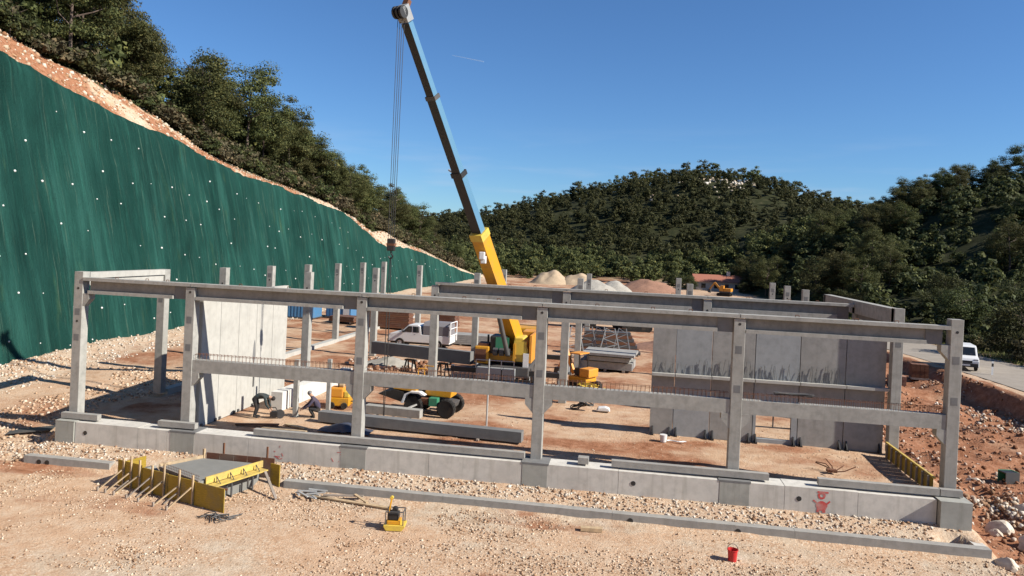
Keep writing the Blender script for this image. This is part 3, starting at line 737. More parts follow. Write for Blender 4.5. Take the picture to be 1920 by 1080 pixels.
for k in range(2):
    t_ = .12 + .42 * k; a = Vector((4.36 + .1 * t_, .7 + 2.2 * t_, 0))
    MB().path([(a.x, a.y, .66), (a.x, a.y, .18), (a.x + .28, a.y - .05, .18), (a.x + .28, a.y - .05, .64)], .035, 5).build('support_frame', 'dgrey', F_)
MB().bar((4.25, .1, .70), (4.95, .45, .60), .09, .05).build('bearer', 'brown', F_)
MB().box(1.94, 2.02, 2.04, 2.12, .0, 1.15).build('corner_post', 'timber', F_)
for k in range(5): MB().bar((2.06 + k * .52, 2.12 + k * .165, .67), (2.56 + k * .52, 2.28 + k * .165, .67), .03, .7).build('back_panel', 'brown', F_)
for k in (1, 4): MB().box(2.06 + k * .55, 2.12 + k * .55, 2.2 + k * .175, 2.25 + k * .175, .3, 1.4).build('back_post', 'rust', F_)
MB().box(4.66, 5.1, 2.72, 2.76, .1, .9).build('end_panel', 'ply', F_)
m = MB()
for k in range(22): m.tube((1.8 + k * .1, .46 - k * .016, .8), (1.82 + k * .1, .46 - k * .016, 1.0), .006, 4)
for z in (.87, .96): m.tube((1.75, .47, z), (4.0, .12, z), .006, 4)
s = m.build('rebar_mesh', 'rust', F_); s['kind'] = 'stuff'
MB().bar((4.72, 2.4, .68), (5.75, 1.9, .03), .09, .05).build('raking_prop', 'timber_grey', F_)
MB().prism([(.95, .02), (1.5, .05), (1.55, .5), (1.2, .75), (.95, .7)], .25, .6, 'y').build('grey_infill', 'conc_wet', F_)

# loose planks, bars and sheets on the apron
def plank(label, a, b, w, h, mt, name='plank', grp='loose planks and boards'):
    a = Vector(a); b = Vector(b); ob = MB().bar(a, b, w, h).build(name, mt, None, o=tuple(a)); tag(ob, label, name.replace('_', ' '), grp); return ob
def gz(x, y, d=0): return tz1(x, y) + d
plank('long weathered board lying between the formwork and the plate compactor', (11.0, -2.25, gz(11, -2.25, .06)), (14.5, -2.75, gz(14.5, -2.75, .06)), .16, .05, 'timber')
plank('short pale plank crossing the long board beside the footing', (11.9, -2.35, gz(11.9, -2.35, .13)), (13.3, -2.12, gz(13.3, -2.1, .16)), .12, .04, 'timber_grey')
plank('pale offcut leaning on the long board', (13.0, -2.15, gz(13, -2.15, .2)), (13.6, -2.55, gz(13.6, -2.55, .1)), .1, .04, 'timber')
plank('pale timber block lying before the long footing', (21.05, -2.9, gz(21.05, -2.9, .07)), (21.75, -2.85, gz(21.75, -2.85, .07)), .2, .12, 'timber', 'timber_block', None)
plank('dark warped sheet lying left of the plinth end', (-3.1, .2, gz(-3.1, .2, .06)), (-1.6, .9, gz(-1.6, .9, .1)), .7, .04, 'dgrey', 'sheet', None)
m = MB(); rn = random.Random(5)
for k in range(9):
    x = 11.1 + rn.uniform(-.3, .4); y = -1.95 - rn.uniform(.1, .45); a = rn.uniform(-.5, 1.2); m.bar((x, y, gz(x, y, .05 + .02 * k)), (x + .7 * math.cos(a), y - .5 * math.sin(a), gz(x + .7, y, .1 + .03 * (k % 4))), .07, .035)
tag(m.build('scrap_heap', 'galv', None, o=(11.2, -2.2, -1.3)), 'grey heap of metal scrap beside the footing', 'scrap')
m = MB(); rn = random.Random(15)
for k in range(10):
    x = 8.9 + rn.uniform(-.3, .3); y = -5.0 + rn.uniform(-.25, .15); pts = [(x + .14 * i * (1 if k % 2 else 1.3), y + .07 * i * rn.uniform(-1, 1), gz(x + .14 * i, y, .04 + .12 * math.sin(i * .8) * (k % 3 == 0))) for i in range(6)]
    m.path(pts, .017, 5)
tag(m.build('hose_coil', 'dgrey', None, o=(9.2, -5, -1.35)), 'tangle of grey hoses lying at the corner of the formwork', 'hose')
t = thing('red_bucket', 'small red bucket standing on the gravel in the foreground', 'bucket', (25.72, -4.08, gz(25.72, -4.08)))
MB().lathe([(.0, .01), (.125, .0), (.15, .36), (.165, .36), (.165, .33), (.14, .33), (.12, .03), (0, .03)], 20).build('pail', 'red', t, smooth=True)
MB().path([(.155 * math.cos(a), .03, .34 + .17 * math.sin(a)) for a in np.linspace(0, math.pi, 9)], .01, 5).build('handle', 'dgrey', t)
# plate compactor
t = thing('plate_compactor', 'small yellow plate compactor with black engine on the gravel', 'compactor', (15.15, -4.3, gz(15.15, -4.3)), R(8))
MB().prism([(-.32, .14), (-.24, .02), (.26, .02), (.36, .14), (.36, .2), (-.32, .2)], -.26, .26, 'y').build('base_plate', 'yellow2', t, bevel=.015)
MB().box(-.22, .2, -.2, .2, .205, .32).build('engine_deck', 'yellow', t, bevel=.02)
MB().box(-.2, .14, -.17, .17, .325, .56).build('engine', 'black', t, bevel=.04); MB().lathe([(.0, -.1), (.09, -.1), (.1, .08), (0, .1)], 14, 'y', (.0, 0, .62)).build('fuel_tank', 'black', t, smooth=True)
m = MB(); m.path([(.3, -.22, .2), (.3, -.22, .62), (-.26, -.22, .62), (-.26, -.22, .2)], .018, 6); m.path([(.3, .22, .2), (.3, .22, .62), (-.26, .22, .62), (-.26, .22, .2)], .018, 6); m.tube((.3, -.22, .62), (.3, .22, .62), .018, 6); m.build('guard_frame', 'dgrey', t)
m = MB(); m.path([(-.2, -.1, .3), (-.16, -.1, .75), (-.12, -.1, .98), (-.12, .1, .98), (-.16, .1, .75), (-.2, .1, .3)], .02, 6); m.build('handle', 'yellow', t)
MB().lathe([(0, -.05), (.06, -.05), (.06, .05), (0, .05)], 10, 'y', (-.12, 0, 1.0)).build('grip', 'yellow2', t, smooth=True)

# ================================================================== INTERIOR ITEMS
def beam_lying(label, a, b, w, h, mt='conc', z=None, name='stored_beam'):
    a = Vector(a); b = Vector(b); t = thing(name, label, 'beam', tuple((a + b) / 2), math.atan2((b - a).y, (b - a).x), 'precast beams stored inside'); L = (b - a).length / 2
    MB().box(-L, L, -w / 2, w / 2, 0, h).build('beam_body', mt, t)
    for k in (-.6, .6): MB().box(L * k - .05, L * k + .05, -w / 2 - .15, w / 2 + .15, -.07, -.002).build('bearer', 'timber_grey', t)
    return t
beam_lying('long precast beam with shade-darkened concrete lying just behind the front kerb', (9.4, 3.05, .0), (18.3, 2.35, .0), .45, .42, 'conc_patch_shade')  # beam colour darkened to stand for the front beams' shadow
beam_lying('short light precast beam lying beside the wheeled loader', (10.7, 5.2, .0), (13.35, 4.95, .0), .42, .36)
bt = beam_lying('deep precast beam with shade-darkened concrete resting on trestles in front of the pickup', (6.6, 17.6, .78), (13.3, 15.9, .78), .45, .75, 'conc_patch_shade')  # dark tone paints in the shade on its front face
for x, y in ((9.3, 16.75), (11.5, 16.2)):
    t = thing('trestle', 'black steel trestle under the stored shade-darkened beam, %s one' % ('nearer to the pickup' if x < 10 else 'nearer to the crane'), 'trestle', (x, y, -.1), R(-14))
    for sx in (-.28, .28):
        MB().bar((sx, -.32, 0), (sx * .8, -.1, .72), .08, .06).build('leg', 'black', t); MB().bar((sx, .32, 0), (sx * .8, .1, .72), .08, .06).build('leg', 'black', t)
    MB().box(-.34, .34, -.14, .14, .72, .80).build('top_rail', 'black', t); MB().box(-.26, .26, -.24, -.2, .25, .31).build('cross_bar', 'black', t)
def prop(label, x, y, h, r=.04, mt='galv', base=True):
    t = thing('steel_prop', label, 'prop', (x, y, -.1), group='upright steel props inside the frame')
    MB().tube((0, 0, .02), (0, 0, h * .55), r, 10).build('outer_tube', mt, t); MB().tube((0, 0, h * .55 + .002), (0, 0, h), r * .75, 10).build('inner_tube', mt, t)
    MB().box(-.1, .1, -.1, .1, 0, .018).build('foot_plate', mt, t); MB().lathe([(r * 1.5, -.04), (r * 1.7, 0), (r * 1.5, .04)], 10, 'z', (0, 0, h * .55)).build('collar', 'dgrey', t)
prop('slim grey steel prop standing alone right of the wheeled loader', 16.4, 4.6, 3.0)
def post(label, x, y, h, w):
    t = thing('square_post', label, 'post', (x, y, -.1), group='square posts near the workers')
    MB().box(-w / 2, w / 2, -w / 2, w / 2, .03, h).build('shaft', 'conc', t); MB().box(-w * .9, w * .9, -w * .9, w * .9, 0, .028).build('foot_plate', 'dgrey', t)
post('square grey post between the two workers', 8.0, 3.6, 2.55, .19)
post('slim square post standing against the low white wall', 7.3, 5.0, 2.3, .13)
post('square post just right of the crouching worker', 8.85, 5.2, 2.4, .17)

# worker figures --------------------------------------------------
def skin_person(name, label, loc, rz, J, E, reg, mats, hairmat):
    me = bpy.data.meshes.new(name); keys = list(J); ix = {k: i for i, k in enumerate(keys)}
    me.from_pydata([J[k][0] for k in keys], [(ix[a], ix[b]) for a, b in E], [])
    ob = bpy.data.objects.new('tmp', me); COL.objects.link(ob)
    ob.modifiers.new('s', 'SKIN'); sv = me.skin_vertices[0].data
    for k in keys:
        r = J[k][1]; sv[ix[k]].radius = (r, r) if not isinstance(r, tuple) else r
        sv[ix[k]].use_root = (k == 'pelvis')
    sb = ob.modifiers.new('d', 'SUBSURF'); sb.levels = 2; sb.render_levels = 2
    dg = bpy.context.evaluated_depsgraph_get(); dg.update()
    nm = bpy.data.meshes.new_from_object(ob.evaluated_get(dg)); bpy.data.objects.remove(ob)
    nm.name = name; nm.materials.clear()
    for m_ in mats: nm.materials.append(MAT[m_])
    P = [(Vector(J[k][0]), reg.get(k, 0)) for k in keys]
    ed = [(Vector(J[a][0]), Vector(J[b][0]), reg.get(b, 0)) for a, b in E]
    for p in nm.polygons:
        c = p.center; best = None
        for a, b, r in ed:
            t = max(0, min(1, (c - a).dot(b - a) / (b - a).length_squared)); d = (c - (a + (b - a) * t)).length
            if best is None or d < best[0]: best = (d, r)
        p.material_index = best[1]; p.use_smooth = True
    t = thing('person', label, 'person', loc, rz)
    link('body', nm, parent=t)
    h = Vector(J['head'][0]); d = (h - Vector(J['neck'][0])).normalized()
    m = MB(); m.lathe([(0, .115), (.06, .1), (.098, .05), (.108, 0), (.1, -.02)], 12)
    hr = m.build('cap', hairmat, t, smooth=True); hr.location = h + d * .025; hr.rotation_euler = d.to_track_quat('Z', 'Y').to_euler()
    return t
def limbs(J, E, side, sh, el, wr, hip, kn, an, toe, arm=True):
    s = 'L' if side > 0 else 'R'
    for k, p, r in (('hip', hip, .105), ('kn', kn, .068), ('an', an, .05), ('toe', toe, .042)): J[k + s] = (p, r)
    E += [('pelvis', 'hip' + s), ('hip' + s, 'kn' + s), ('kn' + s, 'an' + s), ('an' + s, 'toe' + s)]
    for k, p, r in (('sh', sh, .07), ('el', el, .05), ('wr', wr, .034)): J[k + s] = (p, r)
    d = (Vector(wr) - Vector(el)).normalized(); palm = Vector(wr) + d * .07; J['palm' + s] = (tuple(palm), .036)
    E += [('chest', 'sh' + s), ('sh' + s, 'el' + s), ('el' + s, 'wr' + s), ('wr' + s, 'palm' + s)]
    sd = Vector((0, 1, 0))
    for i, (o, l) in enumerate(((-.035, .075), (-.012, .09), (.012, .085), (.034, .065))):
        a = palm + sd * o + d * .03; b = a + d * l * .5 + Vector((.01, 0, -.005)); c = b + d * l * .4 + Vector((-.015, 0, -.02))
        J['f%d%s' % (i, s)] = (tuple(a), .011); J['g%d%s' % (i, s)] = (tuple(b), .0095); J['h%d%s' % (i, s)] = (tuple(c), .008)
        E += [('palm' + s, 'f%d%s' % (i, s)), ('f%d%s' % (i, s), 'g%d%s' % (i, s)), ('g%d%s' % (i, s), 'h%d%s' % (i, s))]
    a = Vector(wr) + d * .03 - sd * .04 * side; b = a + d * .045 - sd * .02 * side
    J['t' + s] = (tuple(a), .012); J['u' + s] = (tuple(b), .01); E += [('wr' + s, 't' + s), ('t' + s, 'u' + s)]
def regions(J):
    reg = {}
    for k in J:
        if k[:-1] in ('kn', 'an'): reg[k] = 1
        elif k[:-1] in ('hip',): reg[k] = 1
        elif k[:-1] == 'toe': reg[k] = 2
        elif k[0] in 'fghtu' and len(k) <= 3 and k[:3] != 'toe' or k.startswith('palm') : reg[k] = 3
        elif k in ('head', 'crown', 'nose', 'chin'): reg[k] = 3
    return reg
J = {'pelvis': ((-.12, 0, .90), .13), 'spine': ((.10, 0, .98), .155), 'chest': ((.36, 0, .97), .175), 'neck': ((.54, 0, .93), .06), 'head': ((.66, 0, .88), .095), 'crown': ((.74, 0, .86), .06), 'nose': ((.66, 0, .775), .018)}
E = [('pelvis', 'spine'), ('spine', 'chest'), ('chest', 'neck'), ('neck', 'head'), ('head', 'crown'), ('head', 'nose')]
for s in (1, -1): limbs(J, E, s, (.40, .19 * s, .93), (.46, .22 * s, .64), (.58, .15 * s, .44), (-.1, .1 * s, .85), (.03, .12 * s, .46), (-.08, .13 * s, .07), (.12, .15 * s, .04))
skin_person('worker', 'worker in black clothes bending forward beside the white wall panels', (6.45, 3.05, -.12), R(10), J, E, regions(J), ['cloth_teal', 'cloth_black', 'black', 'skin'], 'hair')
J = {'pelvis': ((-.18, 0, .38), .14), 'spine': ((-.08, 0, .62), .17), 'chest': ((.08, 0, .86), .19), 'neck': ((.17, 0, 1.0), .06), 'head': ((.24, 0, 1.10), .095), 'crown': ((.28, 0, 1.17), .06), 'nose': ((.345, 0, 1.07), .018)}
E = [('pelvis', 'spine'), ('spine', 'chest'), ('chest', 'neck'), ('neck', 'head'), ('head', 'crown'), ('head', 'nose')]
for s in (1, -1): limbs(J, E, s, (.10, .2 * s, .86), (.30, .26 * s, .60), (.52, .16 * s, .46), (-.16, .11 * s, .36), (.28, .19 * s, .48), (.02, .15 * s, .08), (.22, .17 * s, .045))
skin_person('worker', 'crouching worker in a grey purple jacket between two square posts', (8.85, 3.75, -.12), R(205), J, E, regions(J), ['cloth_purple', 'cloth_black', 'black', 'skin'], 'helmet')
t = thing('concrete_saw', 'dark power tool on the ground in front of the bending worker', 'tool', (7.25, 3.2, -.1), R(10))
MB().box(-.2, .14, -.14, .14, .06, .3).build('motor', 'black', t, bevel=.03); MB().lathe([(.0, -.012), (.2, -.012), (.2, .012), (0, .012)], 20, 'y', (.24, -.1, .2)).build('blade', 'dgrey', t)
MB().path([(-.2, 0, .25), (-.3, 0, .42), (.0, 0, .46), (.1, 0, .3)], .02, 6).build('handle', 'black', t)
t = thing('tarpaulin_heap', 'crumpled dark blue tarpaulin lying behind the front kerb', 'tarpaulin', (11.0, 2.0, -.1))
n_ = 22; AX, AY = np.meshgrid(np.linspace(-1.1, 1.1, n_), np.linspace(-.45, .45, n_))
AZ = .04 + .32 * np.exp(-(AX / .8) ** 2 - (AY / .35) ** 2) + .12 * fbm(AX * 3, AY * 4, 6, 4) * np.exp(-(AX / 1) ** 2)
idx = np.arange(n_ * n_).reshape(n_, n_); MAT['tarpblue'] = m_paint('blue_tarpaulin', (.05, .06, .09), .6, .3)
link('sheet', raw('sheet', np.stack([AX, AY, np.maximum(AZ, .0)], -1).reshape(-1, 3), np.stack([idx[:-1, :-1], idx[:-1, 1:], idx[1:, 1:], idx[1:, :-1]], -1).reshape(-1, 4), 'tarpblue', smooth=True), parent=t)
for i, (x, y, L, a, l) in enumerate(((6.3, 1.6, 1.8, 8, 'dark board lying behind the plinth near the bending worker'), (8.3, 2.1, 1.2, -25, 'short pale stake lying between the post and the kerb'), (7.6, 1.4, 2.0, -6, 'flat pale board lying behind the plinth, left of the square post'))):
    c, s = math.cos(R(a)), math.sin(R(a)); plank(l, (x, y, gz(x, y, .05)), (x + L * c, y + L * s, gz(x + L * c, y + L * s, .07)), .2, .05, ['brown', 'timber', 'timber'][i])
t = thing('bent_rebar', 'rusty bent rebar pieces on the gravel near the right corner', 'rebar', (30.1, 2.0, -.05))
rn = random.Random(3)
for k in range(6):
    a = rn.uniform(0, 6.28); MB().path([(.1 * math.cos(a), .1 * math.sin(a), .03), (.45 * math.cos(a + .5), .3 * math.sin(a + .5), .22 * rn.random()), (.8 * math.cos(a + .8), .5 * math.sin(a + .8), .1 + .3 * rn.random())], .022, 5).build('bar', 'rust', t)
MB().box(-.2, .15, -.1, .12, 0, .1).build('plate', 'rust', t)
t = thing('white_cable', 'white bucket and coiled hose at the left foot of the grey panel wall', 'bucket', (24.0, 4.7, -.1))
MB().lathe([(0, 0), (.13, 0), (.16, .3), (0, .3)], 14).build('pail', 'white', t, smooth=True); MB().path([(.15 + .1 * i, .06 * math.sin(i), .06) for i in range(9)], .03, 6).build('hose', 'white', t)
m = MB(); rn = random.Random(31)
for k in range(7):
    r_ = .22 + .05 * (k % 3); m.path([(19.9 + .12 * k + r_ * math.cos(a), 9.7 + .5 * r_ * math.sin(a), .02 + .05 * k + .1 * math.sin(a + k)) for a in np.linspace(0, 6.28, 12)], .03, 5)
tag(m.build('hose_coil', 'black', None, o=(20.2, 9.7, -.1)), 'black coiled hoses lying behind the middle of the frame', 'hose')
ob = MB().prism([(-.35, 0), (.35, 0), (.3, .16), (.1, .22), (-.25, .18)], -.22, .22, 'y').build('sack', 'white', None, bevel=.05); ob.location = (21.3, 9.9, -.1); tag(ob, 'white sack lying beside the black coiled hoses', 'sack')
plank('pale plank leaning on the loader wheel', (12.1, 5.45, .02), (12.9, 5.75, .42), .22, .05, 'conc_white')
t = thing('crate', 'dark open crate standing in the red rubble at the far right', 'crate', (38.5, 7.0, gz(38.5, 7) + .0), R(12))
MB().box(-.3, .3, -.25, -.21, 0, .5).build('side', 'dgrey', t); MB().box(-.3, .3, .21, .25, 0, .5).build('side', 'green', t); MB().box(.26, .3, -.2, .2, 0, .5).build('side', 'green', t); MB().box(-.3, .26, -.2, .2, .44, .48).build('shelf', 'black', t)

# ---- wheels
def wheel(parent, x, y, z, r, w, ax='y', rim='grey', tread=True):
    ty = MB().lathe([(r * .56, -w * .46), (r * .9, -w * .5), (r, -w * .36), (r, w * .36), (r * .9, w * .5), (r * .56, w * .46), (r * .5, 0)], 26, ax)
    if tread:
        for i in range(18):
            a = 2 * math.pi * i / 18; c, s = math.cos(a), math.sin(a); d = Vector((c, 0, s)) if ax == 'y' else Vector((0, c, s)); q = Vector((0, 1, 0)) if ax == 'y' else Vector((1, 0, 0))
            ty.bar(d * r * .99 - q * w * .42, d * r * .99 + q * w * .42, r * .12, r * .07, tuple(d))
    hub = bpy.data.objects.new('wheel', None); COL.objects.link(hub); hub.parent = parent; hub.location = (x, y, z); hub.empty_display_size = .1
    ty.build('tyre', 'rubber', hub, smooth=True)
    MB().lathe([(0, -w * .4), (r * .2, -w * .42), (r * .25, -w * .3), (r * .5, -w * .25), (r * .57, -w * .42), (r * .57, w * .42), (r * .5, w * .25), (r * .25, w * .3), (r * .2, w * .42), (0, w * .4)], 20, ax).build('rim', rim, hub, smooth=True)
# ---- wheeled loader
t = thing('wheeled_loader', 'yellow wheeled loader with white mudguard and black skip behind the mid-height beam', 'loader', (13.25, 6.6, -.12), R(-4)); t.scale = (.88, .88, .88)
MB().prism([(-1.15, .5), (1.5, .45), (1.6, .75), (-.2, .95), (-1.2, .85)], -.45, .45, 'y').build('chassis', 'dgrey', t, bevel=.03)
MB().prism([(-.1, 1.02), (1.35, .98), (1.42, 1.35), (1.25, 1.55), (.0, 1.6)], -.55, .55, 'y').build('engine_hood', 'yellow', t, bevel=.05)
MB().prism([(-2.6, .95), (-1.25, .62), (-1.15, 1.15), (-1.7, 1.25)], -.85, .85, 'y').build('skip', 'black', t, bevel=.02)
MB().prism([(-1.75, 1.27), (-.5, 1.2), (-.45, 1.42), (-1.3, 1.48), (-1.45, 1.75), (-1.8, 1.7)], -.8, .8, 'y').build('skip_frame', 'yellow', t, bevel=.02)
for s in (-1, 1):
    MB().prism([(-1.2, .62), (-1.02, 1.1), (-.7, 1.26), (-.2, 1.26), (.1, 1.1), (-.05, 1.08), (-.25, 1.18), (-.7, 1.18), (-.93, 1.05), (-1.08, .62)], s * .86 - .2, s * .86 + .2, 'y').build('mudguard', 'white', t)
    wheel(t, -.55, s * .84, .5, .5, .34); wheel(t, 1.22, s * .8, .48, .48, .34)
MB().box(.28, .75, -.92, -.5, .55, .98).build('battery_box', 'green', t, bevel=.03); MB().box(-.25, .2, -.8, -.46, .6, .9).build('step_box', 'rust', t, bevel=.02)
MB().box(-.35, .1, -.35, .35, 1.3, 1.7).build('seat', 'black', t, bevel=.05); MB().path([(.25, .0, 1.5), (.12, 0, 1.9)], .03, 6).build('steering_column', 'black', t)
MB().lathe([(.17, -.015), (.2, 0), (.17, .015)], 16, 'z', (.1, 0, 1.92)).build('steering_wheel', 'black', t, smooth=True)
m = MB()
for s in (-.5, .5): m.path([(-.5, s, 1.2), (-.5, s, 2.4), (-.0, s, 2.4)], .03, 6)
m.build('roll_bar', 'yellow', t)
# ---- small yellow compressor
t = thing('site_compressor', 'small yellow and orange machine behind the crouching worker', 'compressor', (9.0, 6.3, -.12), R(6))
MB().box(-.5, .5, -.4, .4, .12, .5).build('base_tray', 'yellow', t, bevel=.03); MB().box(-.45, .2, -.35, .35, .505, .95).build('engine', 'orange', t, bevel=.06)
MB().box(.22, .48, -.3, .3, .505, .8).build('tank', 'yellow2', t, bevel=.05); MB().tube((-.1, 0, .95), (-.1, 0, 1.25), .05, 8).build('exhaust', 'dgrey', t); MB().lathe([(0, -.12), (.13, -.1), (.13, .1), (0, .12)], 12, 'x', (.05, 0, 1.05)).build('air_filter', 'timber', t, smooth=True)
for x in (-.3, .3):
    for s in (-1, 1): wheel(t, x, s * .44, .15, .15, .1, tread=False)
MB().path([(.5, 0, .3), (.85, 0, .32), (.9, 0, .45)], .03, 6).build('tow_bar', 'black', t)

# ---- pickup
def xwheel4(t, xs, ys, r, w, rim='galv'):
    for x in xs:
        for y in ys: wheel(t, x, y, r, r, w, 'y', rim, tread=False)
t = thing('pickup_truck', 'white double-cab pickup with a grey tarpaulin canopy parked on the orange ground', 'pickup', (7.0, 27.6, -.08), R(178))
side = [(-2.35, .45), (-2.35, 1.02), (.0, 1.05), (-.1, 1.05), (-.1, 1.1), (.15, 1.66), (.35, 1.74), (.95, 1.72), (1.5, 1.16), (2.3, 1.02), (2.42, .8), (2.42, .45)]
side = [(-2.35, .45), (-2.35, 1.05), (-.18, 1.07), (-.08, 1.66), (.12, 1.76), (.85, 1.74), (1.48, 1.18), (2.28, 1.04), (2.42, .82), (2.42, .45)]
MB().prism(side, -.86, .86, 'y').build('body', 'white', t, bevel=.04)
for s in (-1, 1):
    y0_, y1_ = (s * .862, s * .872)
    MB().prism([(.02, 1.2), (.06, 1.62), (.5, 1.64), (.5, 1.2)], min(y0_, y1_), max(y0_, y1_), 'y').build('rear_window', 'glass', t)
    MB().prism([(.58, 1.2), (.58, 1.64), (.84, 1.64), (1.3, 1.2)], min(y0_, y1_), max(y0_, y1_), 'y').build('front_window', 'glass', t)
    MB().box(1.15, 1.3, s * .88 if s > 0 else -1.02, 1.02 if s > 0 else -.88, 1.15, 1.3).build('mirror', 'black', t, bevel=.02)
    MB().box(2.30, 2.40, s * .72 - .12, s * .72 + .12, .82, .96).build('headlight', 'galv', t)
    MB().box(.3, .42, s * .866 - .008, s * .866 + .008, 1.02, 1.05).build('door_handle', 'black', t)
MB().prism([(.93, 1.7), (1.46, 1.21), (1.475, 1.225), (.945, 1.715)], -.75, .75, 'y').build('windscreen', 'glass', t)
MB().box(2.36, 2.5, -.84, .84, .38, .62).build('bumper', 'dgrey', t, bevel=.03); MB().box(-2.3, 2.3, -.7, .7, .3, .46).build('underbody', 'black', t)
MB().prism([(-.86, 1.07), (-.86, 1.75), (-.6, 2.02), (.6, 2.02), (.86, 1.75), (.86, 1.07)], -2.3, -.28, 'x').build('canopy', 'tarp', t, bevel=.03)
m = MB()
for s in (-.9, .9): m.path([(-2.42, s, .6), (-2.42, s, 2.05)], .05, 6)
for z in (1.1, 1.6, 2.05): m.tube((-2.42, -.9, z), (-2.42, .9, z), .04, 6)
m.build('tail_rack', 'white', t)
xwheel4(t, (-1.45, 1.5), (-.78, .78), .36, .24)
# ---- van on the road
t = thing('white_van', 'white van parked at the road edge beyond the rubble, front towards the site', 'van', (48.25, 35.6, .03), R(-104))
side = [(-2.1, .32), (-2.1, 1.6), (-1.95, 1.8), (.45, 1.82), (.75, 1.72), (1.35, 1.12), (1.95, .98), (2.1, .75), (2.1, .32)]
MB().prism(side, -.86, .86, 'y').build('body', 'white', t, bevel=.06)
MB().prism([(.78, 1.68), (1.34, 1.14), (1.36, 1.16), (.80, 1.70)], -.72, .72, 'y').build('windscreen', 'glass', t)
for s in (-1, 1):
    MB().prism([(-.2, 1.12), (-.2, 1.62), (.55, 1.62), (1.12, 1.12)], s * .866 - .006, s * .866 + .006, 'y').build('side_window', 'glass', t)
    MB().box(1.05, 1.2, s * .96 - .09, s * .96 + .09, 1.08, 1.28).build('mirror', 'black', t, bevel=.03)
    MB().box(1.9, 2.06, s * .66 - .15, s * .66 + .15, .74, .92).build('headlight', 'galv', t, bevel=.02)
MB().box(2.04, 2.14, -.8, .8, .32, .6).build('bumper', 'black', t, bevel=.03); MB().box(2.04, 2.12, -.4, .4, .62, .8).build('grille', 'black', t); MB().box(2.141, 2.15, -.26, .26, .42, .53).build('number_plate', 'white', t)
xwheel4(t, (-1.35, 1.35), (-.76, .76), .31, .2)
t = thing('marker_post', 'white roadside marker post with black band beside the van', 'marker post', (49.0, 32.3, .02))
MB().prism([(-.07, -.04), (.07, -.04), (.0, .06)], 0, .62, 'z').build('post', 'white', t); MB().prism([(-.072, -.042), (.072, -.042), (.0, .062)], .62, .86, 'z').build('band', 'black', t); MB().prism([(-.07, -.04), (.07, -.04), (.0, .06)], .86, 1.0, 'z').build('cap', 'white', t)

# ---- mobile crane
TIP = Vector((11.85, 4.45, 18.05)); FT = Vector((16.05, 14.7, 2.55)); bd = (TIP - FT).normalized(); BL = (TIP - FT).length
t = thing('mobile_crane', 'yellow mobile crane with a long telescopic boom raised over the frame', 'crane', (15.7, 15.5, -.12))
o = Vector((15.7, 15.5, -.12))
MB().box(-1.35, 1.35, -2.4, 7.6, .75, 1.35).build('carrier_frame', 'dgrey', t, bevel=.04)
MB().box(-1.3, 1.3, 5.6, 7.9, 1.36, 2.7).build('driver_cab', 'yellow', t, bevel=.1); MB().box(-1.1, 1.1, 5.56, 5.598, 1.9, 2.5).build('cab_window', 'glass', t)
for y in (-1.4, .3, 3.0, 4.7, 6.6):
    for s in (-1, 1): wheel(t, s * 1.15, y, .62, .62, .42, 'x', 'grey')
for k in range(3): MB().box(-1.45 + k * .72, -.78 + k * .72, -3.0, -2.45, .72, 1.3).build('rear_locker', 'grey', t, bevel=.02)
MB().box(-1.5, 1.5, -2.62, -2.42, .45, .7).build('rear_beam', 'black', t)
for yy in (-1.9, 5.0):
    for s in (-1, 1):
        MB().box(s * 1.36 if s > 0 else -3.1, 3.1 if s > 0 else -1.36, yy - .14, yy + .14, .85, 1.12).build('outrigger_arm', 'black', t)
        MB().tube((s * 3.0, yy, .1), (s * 3.0, yy, 1.2), .09, 10).build('outrigger_jack', 'grey', t); MB().lathe([(0, 0), (.35, 0), (.3, .1), (0, .1)], 14, 'z', (s * 3.0, yy, 0)).build('outrigger_pad', 'black', t)
MB().lathe([(0, 0), (1.05, 0), (1.05, .2), (0, .2)], 24, 'z', (0, -.2, 1.36)).build('slew_ring', 'dgrey', t)
MB().box(-1.25, .9, -1.7, 2.2, 1.57, 1.95).build('superstructure', 'yellow', t, bevel=.04)
MB().box(-1.75, -.95, -2.1, -.6, 1.4, 2.35).build('engine_box', 'yellow', t, bevel=.06); MB().box(-1.72, -1.1, -2.13, -2.102, 1.5, 2.2).build('radiator_grille', 'brown', t)
MB().box(-.92, .0, -1.95, -.6, 1.96, 2.95).build('winch_housing', 'black', t, bevel=.08); MB().box(-.6, .15, -1.99, -1.952, 2.2, 2.9).build('green_cover', 'green', t)
MB().prism([(.35, 1.6), (1.25, 1.6), (1.25, 2.3), (.95, 2.95), (.45, 2.95)], -2.0, -.4, 'y').build('operator_cab', 'yellow2', t, bevel=.07); MB().box(.45, 1.15, -2.04, -2.002, 2.0, 2.75).build('cab_window', 'yellow2', t)
for s, mt in ((.42, 'yellow'), (1.32, 'orange')): MB().box(s, s + .12, -2.1, 1.0, 1.58, 3.1 if s > 1 else 2.6).build('side_plate', mt, t)
MB().box(.5, 1.6, .9, 2.4, 1.96, 3.0).build('counterweight', 'orange', t, bevel=.05)
MB().box(-1.2, 1.0, 2.3, 3.2, 1.5, 2.6).build('rear_counterweight', 'yellow', t, bevel=.05)
m = MB()
for k in range(4): m.path([(-1.45 + k * .7, -3.05, 1.3), (-1.45 + k * .7, -3.05, 1.75)], .025, 5)
m.tube((-1.45, -3.05, 1.75), (.65, -3.05, 1.75), .025, 5); m.build('hand_rail', 'galv', t)
rn = random.Random(6)
